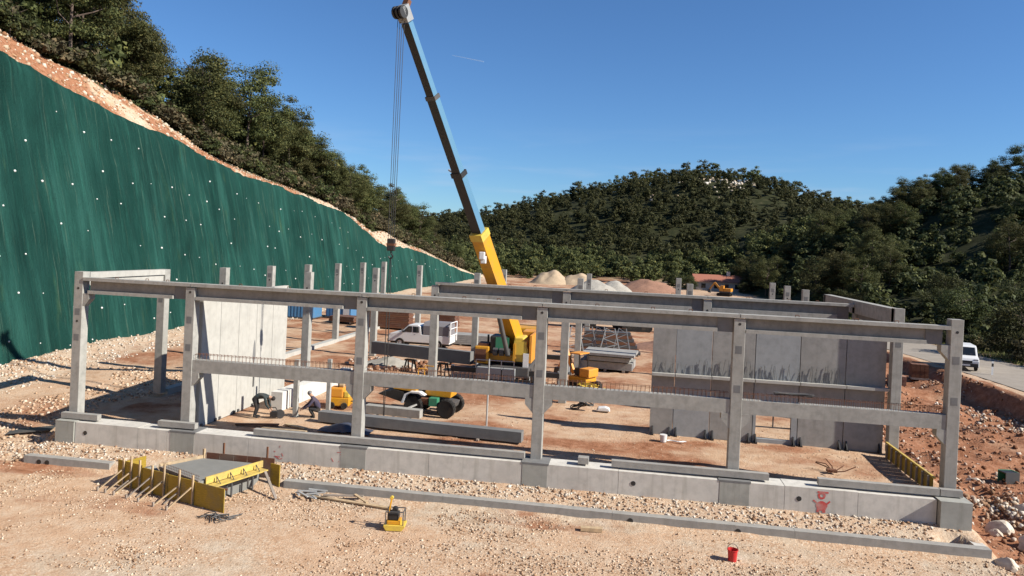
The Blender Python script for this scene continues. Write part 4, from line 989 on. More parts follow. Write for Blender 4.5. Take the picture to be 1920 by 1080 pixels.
for k in range(7):
    a = (rn.uniform(-.9, .9), rn.uniform(-2.2, -.8), 1.97); b_ = (a[0] + rn.uniform(-.4, .4), a[1] + rn.uniform(-.3, .6), rn.uniform(2.4, 2.9)); MB().path([a, ((a[0] + b_[0]) / 2 + .15, a[1] - .15, 2.4), b_], .03, 6).build('hydraulic_hose', 'black' if k % 2 else 'yellow2', t)
for k in range(3): MB().tube((-.7 + .35 * k, -2.05, 2.1), (-.45 + .35 * k, -2.05, 2.1), .22, 14).build('winch_drum', 'dgrey', t)
MB().box(-1.6, -1.0, -1.9, -1.0, 2.36, 2.5).build('air_intake', 'brown', t); MB().tube((-1.2, -1.0, 2.36), (-1.2, -1.0, 2.9), .06, 8).build('exhaust_pipe', 'black', t)
MB().box(1.0, 1.3, -2.16, -2.045, 1.3, 2.1).build('cab_door', 'white', t)
# boom, section by section along bd
sidev = bd.cross(Vector((0, 0, 1))).normalized(); upb = sidev.cross(bd).normalized()
def sect(a, b, w, h, name, mt, under=None):
    p, q = FT + bd * a - o, FT + bd * b - o
    MB().bar(p, q, w, h, tuple(upb)).build(name, mt, t)
    if under:  # black layers paint shade onto the boom's lower and left faces
        MB().bar(p - upb * (h * .5 + .006), q - upb * (h * .5 + .006), w * .98, .01, tuple(upb)).build('underside_shade', under, t)
        MB().bar(p + sidev * (w * .5 + .006), q + sidev * (w * .5 + .006), .01, h * .96, tuple(upb)).build('side_shade', under, t)
sect(-.6, 7.2, .68, .74, 'boom_base', 'yellow'); sect(7.0, 7.4, .75, .82, 'boom_collar', 'yellow2'); sect(2.2, 2.5, .73, .79, 'boom_band', 'orange')
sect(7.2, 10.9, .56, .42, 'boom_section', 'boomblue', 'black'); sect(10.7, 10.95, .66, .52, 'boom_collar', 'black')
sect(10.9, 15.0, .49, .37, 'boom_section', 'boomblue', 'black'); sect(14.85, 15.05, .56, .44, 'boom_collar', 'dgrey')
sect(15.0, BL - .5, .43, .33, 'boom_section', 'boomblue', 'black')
hp = FT + bd * (BL - .45) - o
MB().bar(hp, hp + bd * .7, .5, .46, tuple(upb)).build('boom_head', 'grey', t)
for s in (-.2, 0, .2):
    c = hp + bd * .5 + sidev * s - upb * .25
    mm = MB(); mm.tube(c - sidev * .05, c + sidev * .05, .28, 14); mm.build('sheave', 'black', t)
MB().bar(hp + bd * .6 + upb * .3, hp + bd * .75 + upb * .55, .3, .22).build('anemometer', 'rust', t)
MB().tube(FT + bd * 10.9 + sidev * .35 - o, FT + bd * 11.0 + sidev * .62 + upb * .1 - o, .05, 8).build('camera_arm', 'galv', t)
for a in (-.26, .0):
    c = FT + bd * (6.3 + a) - upb * .62 - sidev * .2 - o; MB().box(c.x - .14, c.x + .14, c.y - .14, c.y + .14, c.z - .2, c.z + .2).build('work_light', 'white', t, bevel=.04)
lp = Vector((.35, .1, 2.2)) - Vector((0, 1.6, 0)); MB().tube(Vector((0.15, -2.3, 2.0)), FT + bd * 3.6 - upb * .5 - o, .13, 12).build('lift_cylinder', 'dgrey', t)
HK = Vector((11.78, 4.42, 7.95))
for k, (dx, dy) in enumerate(((-.17, 0), (-.1, .1), (.06, -.1), (.13, 0))):
    MB().tube(Vector((TIP.x + dx - .06, TIP.y + dy, TIP.z + .05)) - o, Vector((HK.x + dx * .9, HK.y + dy, HK.z)) - o, .014, 5).build('hoist_rope', 'black', t)
hk = thing('hook_block', 'black crane hook block with slings hanging in front of the green net', 'hook', (HK.x, HK.y, HK.z - .65))
MB().box(-.17, .17, -.12, .12, .12, .66).build('block', 'black', hk, bevel=.04); MB().box(-.175, .175, -.125, .125, .35, .45).build('red_band', 'rust', hk)
MB().path([(0, 0, .12), (0, 0, 0), (.1, 0, -.1), (.06, 0, -.2), (-.06, 0, -.2), (-.1, 0, -.12)], .035, 7).build('hook', 'black', hk)
for dx in (-.05, .04): MB().path([(dx * .4, 0, -.18), (dx, 0, -1.2), (dx * 1.5, 0, -4.0), (dx * .4, 0, -7.3)], .02, 5).build('sling', 'black', hk)

# ---- other plant and stores
t = thing('mini_excavator', 'orange and yellow tracked mini excavator right of the crane', 'excavator', (19.9, 15.4, -.1), R(150))
for s in (-1, 1): MB().prism([(-.9, .12), (-.7, 0), (.7, 0), (.9, .12), (.9, .32), (.7, .45), (-.7, .45), (-.9, .32)], s * .62 - .16, s * .62 + .16, 'y').build('track', 'rubber', t, bevel=.03)
MB().box(-.6, .6, -.55, .55, .46, .75).build('turntable_deck', 'yellow', t, bevel=.04); MB().box(-.75, -.1, -.5, .5, .76, 1.25).build('engine_cover', 'orange', t, bevel=.06)
for x in (-.05, .55):
    for y in (-.45, .45): MB().tube((x, y, .75), (x, y, 2.0), .035, 6).build('cab_post', 'black', t)
MB().box(-.1, .62, -.5, .5, 2.0, 2.07).build('cab_roof', 'orange', t, bevel=.02); MB().box(0, .4, -.25, .25, .78, 1.2).build('seat', 'black', t, bevel=.05)
MB().bar((.6, 0, .8), (1.25, -.1, 2.1), .16, .2).build('arm', 'orange', t); MB().bar((1.25, -.1, 2.1), (1.75, -.2, 1.0), .13, .16).build('stick', 'orange', t); MB().prism([(1.6, 1.0), (1.95, 1.0), (2.0, .7), (1.7, .55)], -.4, .05, 'y').build('bucket', 'dgrey', t)
MB().box(.75, .82, -.75, .75, .05, .4).build('dozer_blade', 'yellow', t)
for i, (x, y, mt, l) in enumerate(((20.4, 13.6, 'yellow2', 'yellow tubular steel frames dumped beside the mini excavator, nearest pile'), (18.3, 13.2, 'rust', 'heap of rusty frames between the crane and the mini excavator'))):
    m = MB(); rn = random.Random(40 + i)
    for k in range(18):
        a = rn.uniform(-.9, .9); m.bar((x + rn.uniform(-.7, .3), y + rn.uniform(-.5, .5), .02 + rn.random() * .5), (x + rn.uniform(.1, .9), y + a * .6, .05 + rn.random() * .5), .06, .05)
    tag(m.build('frame_heap', mt, None, o=(x, y, -.1)), l, 'steel frames')
t = thing('slab_stack', 'stack of greenish grey concrete slabs on bearers right of the crane', 'slab stack', (21.1, 23.2, -.1), R(-6))
MB().box(-1.75, 1.75, -.9, 1.6, .14, .62).build('lower_slab', 'conc_mid', t); MB().box(-1.2, 1.6, -1.1, 1.5, .70, .98).build('middle_slab', 'conc_pier', t); MB().box(-1.55, 1.9, -1.3, 1.7, 1.06, 1.22).build('upper_slab', 'conc_mid', t)
for x in (-1.2, 0, 1.2):
    MB().box(x - .08, x + .08, -1, 1.5, 0, .135).build('bearer', 'timber_grey', t); MB().box(x - .06, x + .06, -1, 1.4, .624, .696).build('bearer', 'brown', t); MB().box(x - .06, x + .06, -1.0, 1.4, .984, 1.056).build('bearer', 'brown', t)
def lattice(label, x, y, rz, tilt, w=1.9, h=2.3):
    t = thing('steel_lattice', label, 'lattice frame', (x, y, -.08), rz, 'stored steel lattice frames'); t.rotation_euler = (tilt, 0, rz)
    for s in (-1, 1): MB().bar((s * w / 2, 0, 0), (s * w * .18, 0, h), .07, .07).build('chord', 'grey', t)
    n = 6
    for k in range(n):
        z0 = h * k / n; z1 = h * (k + 1) / n; w0 = w / 2 * (1 - .64 * k / n); w1 = w / 2 * (1 - .64 * (k + 1) / n); s = 1 if k % 2 else -1
        MB().bar((s * w0, 0, z0), (-s * w1, 0, z1), .045, .045).build('diagonal', 'grey', t); MB().bar((-w1, 0, z1), (w1, 0, z1), .04, .04).build('strut', 'rust', t)
lat = ['leftmost', 'second from the left', 'third from the left', 'second from the right', 'rightmost']
for k in range(5): lattice('grey steel lattice frame standing behind the slab stack, %s' % lat[k], 18.6 + .85 * k, 27.6 + .4 * (k % 3), R(12 - 14 * (k % 3)), R(-6 + 4 * (k % 2)), 1.5 + .3 * (k % 2))
t = thing('steel_rack', 'dark rack of steel beams lying behind the lattice frames', 'steel stack', (21.0, 30.5, -.08), R(5))
for k in range(7): MB().box(-2.4 + .1 * k, 2.4 - .13 * k, -.5 + .03 * k, .5, .1 + .24 * k, .32 + .24 * k).build('steel_beam', 'rust' if k % 2 else 'dgrey', t)
def digger(label, x, y, rz, s=1.0, mt='yellow'):
    t = thing('excavator', label, 'excavator', (x, y, tz1(x, y)), rz); t.scale = (s, s, s)
    for q in (-1, 1): MB().prism([(-1.9, .3), (-1.6, 0), (1.6, 0), (1.9, .3), (1.9, .6), (1.6, .9), (-1.6, .9), (-1.9, .6)], q * 1.1 - .3, q * 1.1 + .3, 'y').build('track', 'rubber', t)
    MB().box(-1.9, 1.2, -1.3, 1.3, 1.0, 1.35).build('deck', 'dgrey', t); MB().box(-2.0, -.1, -1.3, 1.3, 1.36, 2.2).build('engine_cover', mt, t, bevel=.1)
    MB().prism([(0, 1.36), (1.2, 1.36), (1.2, 2.2), (.9, 2.95), (0, 2.95)], .1, 1.25, 'y').build('cab', mt, t, bevel=.06); MB().box(.15, .95, .06, .098, 1.9, 2.8).build('cab_window', 'glass', t)
    MB().bar((1.0, -.4, 1.5), (2.9, -.4, 3.6), .36, .5).build('boom', mt, t); MB().bar((2.9, -.4, 3.6), (4.3, -.4, 1.6), .3, .4).build('stick', mt, t); MB().prism([(4.0, 1.7), (4.7, 1.6), (4.6, .8), (3.9, .7)], -.9, .1, 'y').build('bucket', 'dgrey', t)
digger('yellow excavator far behind, at the end of the orange ground left of the grey wall', 23.2, 49.5, R(10), .8)
digger('orange excavator standing before the house with the red roof', 41.5, 127, R(160), .72, 'orange')
t = thing('dump_truck', 'dark dump truck parked next to the far yellow excavator', 'truck', (19.5, 50.5, tz1(19.5, 50.5)), R(4))
MB().box(-2.6, 2.4, -1.1, 1.1, .6, .95).build('chassis', 'black', t); MB().prism([(-2.6, 1.0), (1.0, 1.0), (1.2, 2.0), (-2.8, 2.0)], -1.15, 1.15, 'y').build('tipper', 'rust', t); MB().box(1.3, 2.6, -1.1, 1.1, .96, 2.3).build('cab', 'white', t, bevel=.08); MB().box(1.5, 2.3, -1.13, -1.102, 1.5, 2.1).build('cab_window', 'glass', t)
xwheel4(t, (-1.9, -.8, 1.8), (-.95, .95), .48, .3, 'dgrey')
for i, (x, y, rz, l) in enumerate(((-9.5, 43, 3, 'blue site container nearest the green net'), (-6.4, 45.5, -4, 'pale blue site container beside the other one, further from the net'))):
    t = thing('site_container', l, 'container', (x, y, -.08), R(rz)); mt = 'blue'
    MB().box(-1.35, 1.35, -1.2, 1.2, .1, 2.4).build('shell', mt, t); MB().box(-1.4, 1.4, -1.25, 1.25, 2.402, 2.5).build('roof', mt, t); MB().box(-1.4, 1.4, -1.25, 1.25, 0, .098).build('floor_frame', 'dgrey', t)
    for k in range(8): MB().box(-1.2 + .33 * k, -1.05 + .33 * k, -1.24, -1.202, .15, 2.35).build('wall_rib', mt, t)
    MB().box(.55, 1.2, -1.25, -1.241, .15, 2.2).build('door', 'dgrey' if i == 0 else 'white', t)
for i, (x, y, w, n, l) in enumerate(((.9, 38.5, 3.9, 9, 'dark brown stack of shuttering boards behind the pickup'), (5.4, 41.5, 2.2, 8, 'smaller brown board stack right behind the pickup canopy'), (-4.4, 41, 2.6, 3, 'low brown board stack near the blue containers'))):
    t = thing('board_stack', l, 'board stack', (x, y, -.08), R(3 - 4 * i))
    for k in range(n): MB().box(-w / 2 + .04 * (k % 3), w / 2 - .05 * (k % 2), -.9, .9 - .05 * (k % 3), .12 + k * .17, .27 + k * .17).build('board', 'brown' if k % 3 else 'rust', t)
    for k in (-1, 1): MB().box(k * w * .35 - .06, k * w * .35 + .06, -.9, .9, 0, .115).build('bearer', 'timber_grey', t)
t = thing('panel_stack', 'low stack of pale grey panels right of the pickup', 'panel stack', (11.0, 31, -.08), R(2))
for k in range(5): MB().box(-2.4 + .05 * (k % 2), 2.4 - .06 * (k % 3), -.9, .9, .1 + k * .15, .235 + k * .15).build('panel', 'conc_mid', t)
for k in (-1, 1): MB().box(k * 1.6 - .07, k * 1.6 + .07, -.9, .9, 0, .098).build('bearer', 'timber_grey', t)
for i, (x, y, l) in enumerate(((42.2, 31.5, 'pallet of reddish blocks at the road edge, nearer the right outer column'), (44.1, 32.6, 'taller dark pallet of blocks at the road edge'))):
    t = thing('block_pallet', l, 'pallet', (x, y, tz1(x, y) + .02), R(-8))
    MB().box(-.6, .6, -.5, .5, 0, .14).build('pallet_base', 'timber_grey', t)
    for a in range(4):
        for b in range(3 + i): MB().box(-.58 + .29 * a, -.31 + .29 * a, -.48 + .03 * (b % 2), .48, .142 + .25 * b, .385 + .25 * b).build('block', 'heap_red' if i == 0 else 'rust', t)
t = thing('ribbed_panel', 'pale ribbed panel standing behind the right outer column', 'panel', (42.4, 37, -.1), R(-4))
for k in range(5): MB().box(-.75 + .3 * k, -.5 + .3 * k, -.06, .06, 0, 2.3).build('rib', 'conc_mid', t)
MB().box(-.75, .75, .065, .14, 0, 2.25).build('back_sheet', 'conc_kerb', t)

# ---- heaps
def heap(name, label, x, y, rx, ry, h, mt, seed, ridge=0.0):
    n = 34; A, B = np.meshgrid(np.linspace(-1, 1, n), np.linspace(-1, 1, n)); rr = np.sqrt(A ** 2 + B ** 2)
    Z = h * np.clip(1 - rr ** 1.35, -.02, 1) * (1 + .35 * fbm(A * 2.2, B * 2.2, seed, 4)) + ridge * .12 * h * np.sin(A * 9) * (rr < .9) * (1 - rr) + .06 * fbm(A * 14, B * 14, seed + 9, 2)
    zg = terrain(x + A * rx, y + B * ry); idx = np.arange(n * n).reshape(n, n)
    F = np.stack([idx[:-1, :-1], idx[:-1, 1:], idx[1:, 1:], idx[1:, :-1]], -1).reshape(-1, 4)
    me = raw(name, np.stack([x + A * rx, y + B * ry, zg - .12 + Z], -1).reshape(-1, 3), F, mt, o=(x, y, 0), smooth=True)
    tag(link(name, me, (x, y, 0)), label, 'heap')
heap('sand_heap', 'tall pale sand heap on the left of the far heaps', 4.6, 145, 5.2, 5, 3.2, 'sand', 1, 1)
heap('sand_heap', 'rounded brownish sand heap beside the tall pale one', 11.2, 146, 5.8, 5, 2.7, 'sand', 5, 1)
heap('gravel_heap', 'pale gravel heap in the middle of the far heaps', 15.5, 125, 5, 5, 2.6, 'heap_grey', 7)
heap('gravel_heap', 'grey green gravel heap right of the middle', 19.6, 128, 4, 4, 2.4, 'heap_grey', 8)
heap('soil_heap', 'wide reddish soil heap on the right of the far heaps', 26.5, 132, 7.5, 6, 2.7, 'heap_red', 11)
heap('rubble_heap', 'small orange soil heap right of the lattice frames', 25.6, 37, 3.2, 3, .8, 'heap_red', 13)
heap('rubble_heap', 'dark rubble heap beside the square post, behind the mid-height beam', 7.4, 18.6, 2.2, 1.5, .7, 'heap_grey', 17)
# ---- house
t = thing('house', 'low house with a red tiled roof at the foot of the hill', 'house', (43.3, 152, tz1(43.3, 152) - .3), R(4)); t.scale = (.82, .82, .82)
MB().box(-7, 7, -4, 4, 0, 2.7).build('wall', 'plaster', t); MB().prism([(-4.6, 2.6), (0, 4.6), (4.6, 2.6)], -7.6, 7.6, 'x').build('roof', 'tile', t); MB().box(2, 2.9, -.6, .3, 3.6, 5.6).build('chimney', 'plaster', t)
for x in (-5, -1.5, 4.2): MB().box(x - .6, x + .6, -4.06, -4.002, .9, 2.1).build('window', 'glass', t)
MB().box(.8, 1.9, -4.06, -4.003, 0, 2.1).build('door', 'brown', t)

# ================================================================== STONES
def scatter(name, xs, ys, sizes, mat, seed, sink=.3):
    rg = np.random.default_rng(seed); n = len(xs)
    base = np.array([(-1, -1, -1), (1, -1, -1), (1, 1, -1), (-1, 1, -1), (-1, -1, 1), (1, -1, 1), (1, 1, 1), (-1, 1, 1)], float) * .62
    P = base[None] * rg.uniform(.55, 1.15, (n, 8, 3)); P[:, 4:, :2] *= rg.uniform(.45, .95, (n, 1, 1))
    P *= rg.uniform(.6, 1.2, (n, 1, 3)); P[:, :, 2] *= .75
    a = rg.uniform(0, 6.28, n); b = rg.normal(0, .45, n); c, s = np.cos(a), np.sin(a); cb, sb = np.cos(b), np.sin(b)
    x, y, z = P[..., 0].copy(), P[..., 1].copy(), P[..., 2].copy()
    y, z = y * cb[:, None] - z * sb[:, None], y * sb[:, None] + z * cb[:, None]
    x, y = x * c[:, None] - y * s[:, None], x * s[:, None] + y * c[:, None]
    zg = terrain(xs, ys); sz = np.asarray(sizes)[:, None]
    V = np.stack([x * sz + xs[:, None], y * sz + ys[:, None], z * sz + (zg + np.asarray(sizes) * (.45 - sink))[:, None]], -1).reshape(-1, 3)
    f = np.array([(3, 2, 1, 0), (4, 5, 6, 7), (0, 1, 5, 4), (1, 2, 6, 5), (2, 3, 7, 6), (3, 0, 4, 7)])
    F = (f[None] + (np.arange(n) * 8)[:, None, None]).reshape(-1, 4)
    ob = link(name, raw(name, V, F, mat)); ob['kind'] = 'stuff'; return ob
rg = np.random.default_rng(11)
def patch_points(n, x0, x1, y0, y1, freq=.35, thr=-.12, seed=50):
    x = rg.uniform(x0, x1, n * 2); y = rg.uniform(y0, y1, n * 2); k = fbm(x * freq, y * freq, seed) + rg.normal(0, .12, n * 2) > thr
    return x[k][:n], y[k][:n]
def sizes(n, lo, hi, p=2.2): return lo + (hi - lo) * rg.random(n) ** p
x, y = patch_points(33000, .5, 35.5, -9.2, -2.05, .33, -.06); s = sizes(len(x), .012, .07, 3.8)
def tg_(o, l): o['label'] = l; o['category'] = 'gravel'; return o
tg_(scatter('gravel', x, y, s, 'stone', 1), 'loose pale gravel spread over the foreground')
x = rg.uniform(-2.5, 33.6, 7500); y = rg.uniform(-1.62, -.52, 7500); s = sizes(7500, .012, .10, 3.4); k = ~((x > 4.1) & (x < 9.9) & (y < -.9)) & ~((x > 32.4) & (y < -.9))
tg_(scatter('bank_rubble', x[k], y[k], s[k], 'stone_mix', 2, .3), 'stony bank between the plinth and the footing')
x, y = patch_points(6500, -11.5, -.5, -6, 12, .3, -.1); s = sizes(len(x), .025, .15, 3)
tg_(scatter('gravel', x, y, s, 'stone', 3), 'pale stones on the ground left of the plinth')
yy = rg.uniform(-4, 75, 6500); xx = footx(yy) + rg.random(6500) ** 1.3 * 4.0 + .1; s = sizes(6500, .02, .17, 4)
tg_(scatter('slope_foot_rubble', xx, yy, s, 'stone_white', 4, .2), 'white rubble fan along the foot of the green net')
x, y = patch_points(12000, 34.2, 46.5, -4, 34, .6, -.1); s = sizes(len(x), .018, .18, 4.2)
tg_(scatter('red_rubble', x, y, s, 'stone_red', 5, .25), 'red earth rubble beside the right outer side')
x, y = patch_points(9000, .5, 33, .6, 13, .3, -.02); s = sizes(len(x), .01, .045, 3)
tg_(scatter('floor_gravel', x, y, s, 'stone', 6), 'fine gravel inside the frame')
yy = rg.uniform(0, 130, 5200) ** 1.0; lipx = footx(yy) - topz(yy) / NET_TAN - .25; xx = lipx - .1 - rg.random(5200) * 2.7 * crestw(yy); s = sizes(5200, .04, .34, 3.4) * (.35 + .65 * crestw(yy))
tg_(scatter('crest_rock', xx, yy, s, 'stone_crest', 7, .4), 'pale rock exposed above the green net')
x, y = patch_points(700, 4.5, 11, 16.5, 21, .5, -.1); s = sizes(len(x), .06, .3, 2.5)
tg_(scatter('spoil_rubble', x, y, s, 'stone_red', 8, .2), 'reddish spoil behind the white panel wall')
x = 36.6 + rg.normal(0, .55, 520); y = 3.1 + rg.normal(0, .9, 520); s = sizes(520, .03, .2, 3)
tg_(scatter('pale_rubble', x, y, s, 'stone_mix', 9, .1), 'pale broken limestone piled in the red rubble at the lower right')
x = 44.2 + rg.normal(0, .7, 420); y = 20.5 + rg.normal(0, 1.8, 420); s = sizes(420, .03, .2, 3)
tg_(scatter('pale_rubble', x, y, s, 'stone_mix', 10, .1), 'pale broken limestone below the road bank')
def boulder(label, x, y, s, seed, sq=(1, 1, .8)):
    bm = bmesh.new(); bmesh.ops.create_icosphere(bm, subdivisions=3, radius=1); rn = random.Random(seed); ox = rn.uniform(0, 50)
    for v in bm.verts:
        d = 1 + .55 * float(fbm(np.array([v.co.x * 1.3 + ox]), np.array([v.co.y * 1.3 + v.co.z * 1.7]), seed, 3)[0]); v.co = Vector((v.co.x * sq[0], v.co.y * sq[1], v.co.z * sq[2])) * d * s
    for v in bm.verts:
        for p, nrm in ((.55, (.7, -.4, .6)), (.6, (-.6, -.6, .5)), (.6, (.1, .8, .6))):
            nn = Vector(nrm).normalized(); dd = v.co.dot(nn) - p * s
            if dd > 0: v.co -= nn * dd * .8
    me = bpy.data.meshes.new('boulder'); bm.to_mesh(me); bm.free(); me.materials.append(MAT['stone_white'])
    tag(link('boulder', me, (x, y, tz1(x, y) + s * .3)), label, 'boulder', 'large pale boulders')
bs = [(36.3, 6.8, .32, 'pale boulder right behind the near right corner column'), (37.0, 6.5, .36, 'pale boulder right of the one behind the corner column'), (35.75, 1.4, .42, 'upper of the two big pale boulders at the lower right'), (36.15, .1, .48, 'lower and largest pale boulder at the lower right'), (34.3, -2.15, .30, 'flat white boulder at the right end of the long footing'),
      (37.2, 3.0, .30, 'grey boulder above the two big ones at the lower right'), (38.2, 2.2, .38, 'pale boulder at the right edge of the rubble'), (35.3, .9, .2, 'small white stone left of the two big boulders')]
for i, (x, y, s, l) in enumerate(bs): boulder(l, x, y, s, 60 + i, (1.2, .9, .75))

# ================================================================== VEGETATION
def crown_mesh(seed, rad, h, nclump, nleaf, leaf, z0=.0, shape='pine', clump=(.5, 1.0), tri=False, rnd_n=.55):
    rg = np.random.default_rng(seed); V = []; 
    P = []
    while len(P) < nclump:
        u = rg.uniform(-1, 1, 3); u[2] = rg.uniform(0, 1)
        if shape == 'pine': rmax = np.interp(u[2], [0, .18, .45, .75, .92, 1], [.45, .85, 1, .72, .42, .12])
        elif shape == 'cone': rmax = np.interp(u[2], [0, .2, .6, 1], [.8, 1, .6, .08])
        else: rmax = np.interp(u[2], [0, .3, .7, 1], [.75, 1, .8, .25])
        r = math.hypot(u[0], u[1])
        if r > rmax or (r < rmax * .45 and u[2] < .8): continue
        wob = 1 + .28 * math.sin(3 * math.atan2(u[1], u[0]) + seed) 
        P.append((u[0] * rad * wob, u[1] * rad * wob, z0 + u[2] * h))
    P = np.array(P); cr = rg.uniform(clump[0], clump[1], nclump)
    n = nclump * nleaf; ci = np.repeat(np.arange(nclump), nleaf)
    d = rg.normal(size=(n, 3)); d /= np.linalg.norm(d, axis=1)[:, None]; d[:, 2] = np.where(d[:, 2] < -.2, d[:, 2] * .5, d[:, 2])
    rr = rg.random(n) ** .45
    C = P[ci] + d * (cr[ci] * rr)[:, None] * np.array([1.12, 1.12, .8])
    nr = d + rg.normal(0, rnd_n, (n, 3)) + np.array([0, 0, .35]); nr /= np.linalg.norm(nr, axis=1)[:, None]
    a = np.cross(nr, rg.normal(size=(n, 3))); a /= np.linalg.norm(a, axis=1)[:, None]; b = np.cross(nr, a)
    sz = leaf * rg.uniform(.55, 1.25, n)[:, None]; el = rg.uniform(.45, 1.0, n)[:, None]
    if tri:
        Q = np.stack([C - a * sz * .6 - b * sz * .3, C + b * sz * .55, C + a * sz * .6 - b * sz * .3], 1)
        return Q.reshape(-1, 3), np.arange(n * 3).reshape(-1, 3)
    Q = np.stack([C - a * sz * .5, C + b * sz * .38 * el, C + a * sz * .5, C - b * sz * .38 * el], 1)
    return Q.reshape(-1, 3), np.arange(n * 4).reshape(-1, 4)
def trunk_mesh(seed, h, r, rad, nl=7):
    rn = random.Random(seed); m = MB(); pts = []
    bx, by = rn.uniform(-.5, .5), rn.uniform(-.5, .5)
    for i in range(6): t_ = i / 5; pts.append(Vector((bx * t_ * t_ + .1 * math.sin(4 * t_ + seed), by * t_ * t_, h * .88 * t_ - .3 * (i == 0))))
    for i in range(5): m.tube(pts[i], pts[i + 1], r * (1 - .17 * i), 7, r * (1 - .17 * (i + 1)))
    for k in range(nl):
        t_ = .35 + .55 * k / nl; i = int(t_ * 5); p = pts[i].lerp(pts[min(5, i + 1)], t_ * 5 - i); a = k * 2.4 + rn.random(); L = rad * rn.uniform(.55, .9)
        q = p + Vector((math.cos(a) * L * .6, math.sin(a) * L * .6, h * .06)); w = p + Vector((math.cos(a + .2) * L, math.sin(a + .2) * L, h * .13 * rn.uniform(.5, 1.4)))
        m.tube(p, q, r * .38, 5, r * .25); m.tube(q, w, r * .25, 5, r * .1)
    return m
PROTO = []
def make_proto(kind, seed, rad, h, z0, ncl, nlf, leaf, shape, lm, cl, tr=.16, trunk=True, tri=False, rnd_n=.55):
    V, F = crown_mesh(seed, rad, h - z0, ncl, nlf, leaf, z0, shape, cl, tri, rnd_n)
    cm = raw('crown', V, F, lm); tm = None
    if trunk:
        o = trunk_mesh(seed, h, tr, rad).build('trunk', 'bark'); tm = o.data; bpy.data.objects.remove(o)
    return (cm, tm)
pines = [make_proto('p', 100 + i, 2.6 + .25 * (i % 3), 8.4 + .5 * (i % 2), 1.7 + .5 * (i % 2), 62, 270, .19, 'pine', 'leaf_pine', (.6, 1.2), rnd_n=.45) for i in range(5)]
oaks = [make_proto('o', 200 + i, 2.3, 4.6, .5, 50, 210, .19, 'oak', 'leaf_oak', (.55, 1.05), .14, rnd_n=.45) for i in range(4)]
shrubs = [make_proto('s', 300 + i, 1.15, 1.9, .05, 20, 60, .22, 'oak', 'leaf_oak' if i < 2 else 'leaf_dry', (.3, .55), .05) for i in range(3)]
far_p = [make_proto('f', 400 + i, 2.9, 7.6 + i % 2, 1.2, 24, 42, .55, 'pine', 'leaf_pine', (.8, 1.4), .2, tri=True, rnd_n=.3) for i in range(4)]
far_o = [make_proto('g', 500 + i, 2.6, 4.6, .2, 18, 42, .55, 'oak', 'leaf_oak', (.8, 1.3), .18, tri=True, rnd_n=.3) for i in range(3)]
mass_p = [make_proto('m', 700 + i, 2.3, 7.4 + i % 2, .9, 15, 32, .62, 'pine', 'leaf_pine', (.9, 1.5), .2, False, True, .3) for i in range(3)]
mass_o = [make_proto('n', 800 + i, 2.15, 5.2, .2, 13, 32, .62, 'oak', 'leaf_oak', (.9, 1.4), .18, False, True, .3) for i in range(4)]
def plant(name, cat, proto, x, y, s, label, group, sz=1.0, rz=None, tilt=0):
    t = thing(name, label, cat, (x, y, tz1(x, y) - .05), rz if rz is not None else 6.28 * (abs(math.sin(x * 12.9 + y * 78.2)) % 1), group)
    t.rotation_euler[0] = tilt
    t.scale = (s, s, s * sz)
    link('crown', proto[0], parent=t)
    if proto[1]: link('trunk', proto[1], parent=t)
    return t
cam_inv = cam.matrix_world.inverted()
def img(x, y, z):
    p = cam_inv @ Vector((x, y, z)); return 960 + 1400 * p.x / -p.z, 472.5 - 1400 * p.y / -p.z
def zone(x, y):
    u, v = img(x, y, tz1(x, y)); return u, v
rn = random.Random(77)
def lip(y): return float(footx(y) - topz(y) / NET_TAN - .22)
# named pines on the skyline above the net
sky_p = [(-20.5, 23.5, 1.0), (-23.0, 27.5, 1.12), (-24.5, 31.5, 1.0), (-22.5, 34.5, .86), (-21.6, 43.5, 1.14), (-23.5, 47, .95), (-21.6, 52.5, 1.2), (-22.5, 58, .95), (-21.8, 63.5, 1.14), (-23, 68, .9), (-21.5, 70.5, .82), (-21.5, 77.5, .78), (-22, 84, .74), (-22.5, 91, .74), (-22, 97, .70), (-21, 105, .66), (-21, 114, .6), (-22, 122, .55)]
n_ind = 0
for i, (x, y, s) in enumerate(sky_p):
    plant('pine_tree', 'tree', pines[i % 5], x, y, s * 1.1, 'tall pine on the skyline above the green net, %s counted from the near end' % (ordinal(i) if i < 12 else ['thirteenth', 'fourteenth', 'fifteenth', 'sixteenth', 'seventeenth', 'eighteenth'][i - 12]), 'pines above the green net', rn.uniform(.95, 1.1)); n_ind += 1
for k in range(78):
    y = rn.uniform(2, 150); d = 3.0 + rn.random() ** .8 * 24; x = lip(min(y, 146)) - d
    plant('pine_tree', 'tree', pines[k % 5] if rn.random() < .7 else oaks[k % 4], x, y, rn.uniform(.75, 1.1), 'dark green tree in the wood above the net, %s' % ('near the left picture edge' if y < 30 else 'behind the tall skyline pines' if y < 62 else 'left of the hoist ropes' if y < 100 else 'near the crane boom'), 'wood on the slope above the net', rn.uniform(.9, 1.1)); n_ind += 1
for k in range(95):
    y = rn.uniform(6, 120); x = lip(y) - .5 - 2.0 * float(crestw(y)) - rn.random() * 3.0
    plant('shrub', 'shrub', shrubs[k % 3], x, y, rn.uniform(.7, 1.35), 'scrubby bush on the crest above the net, %s' % ('where the rock strip is wide' if y < 34 else 'where the rock strip is thin' if y < 72 else 'near the crane hook'), 'bushes along the crest')
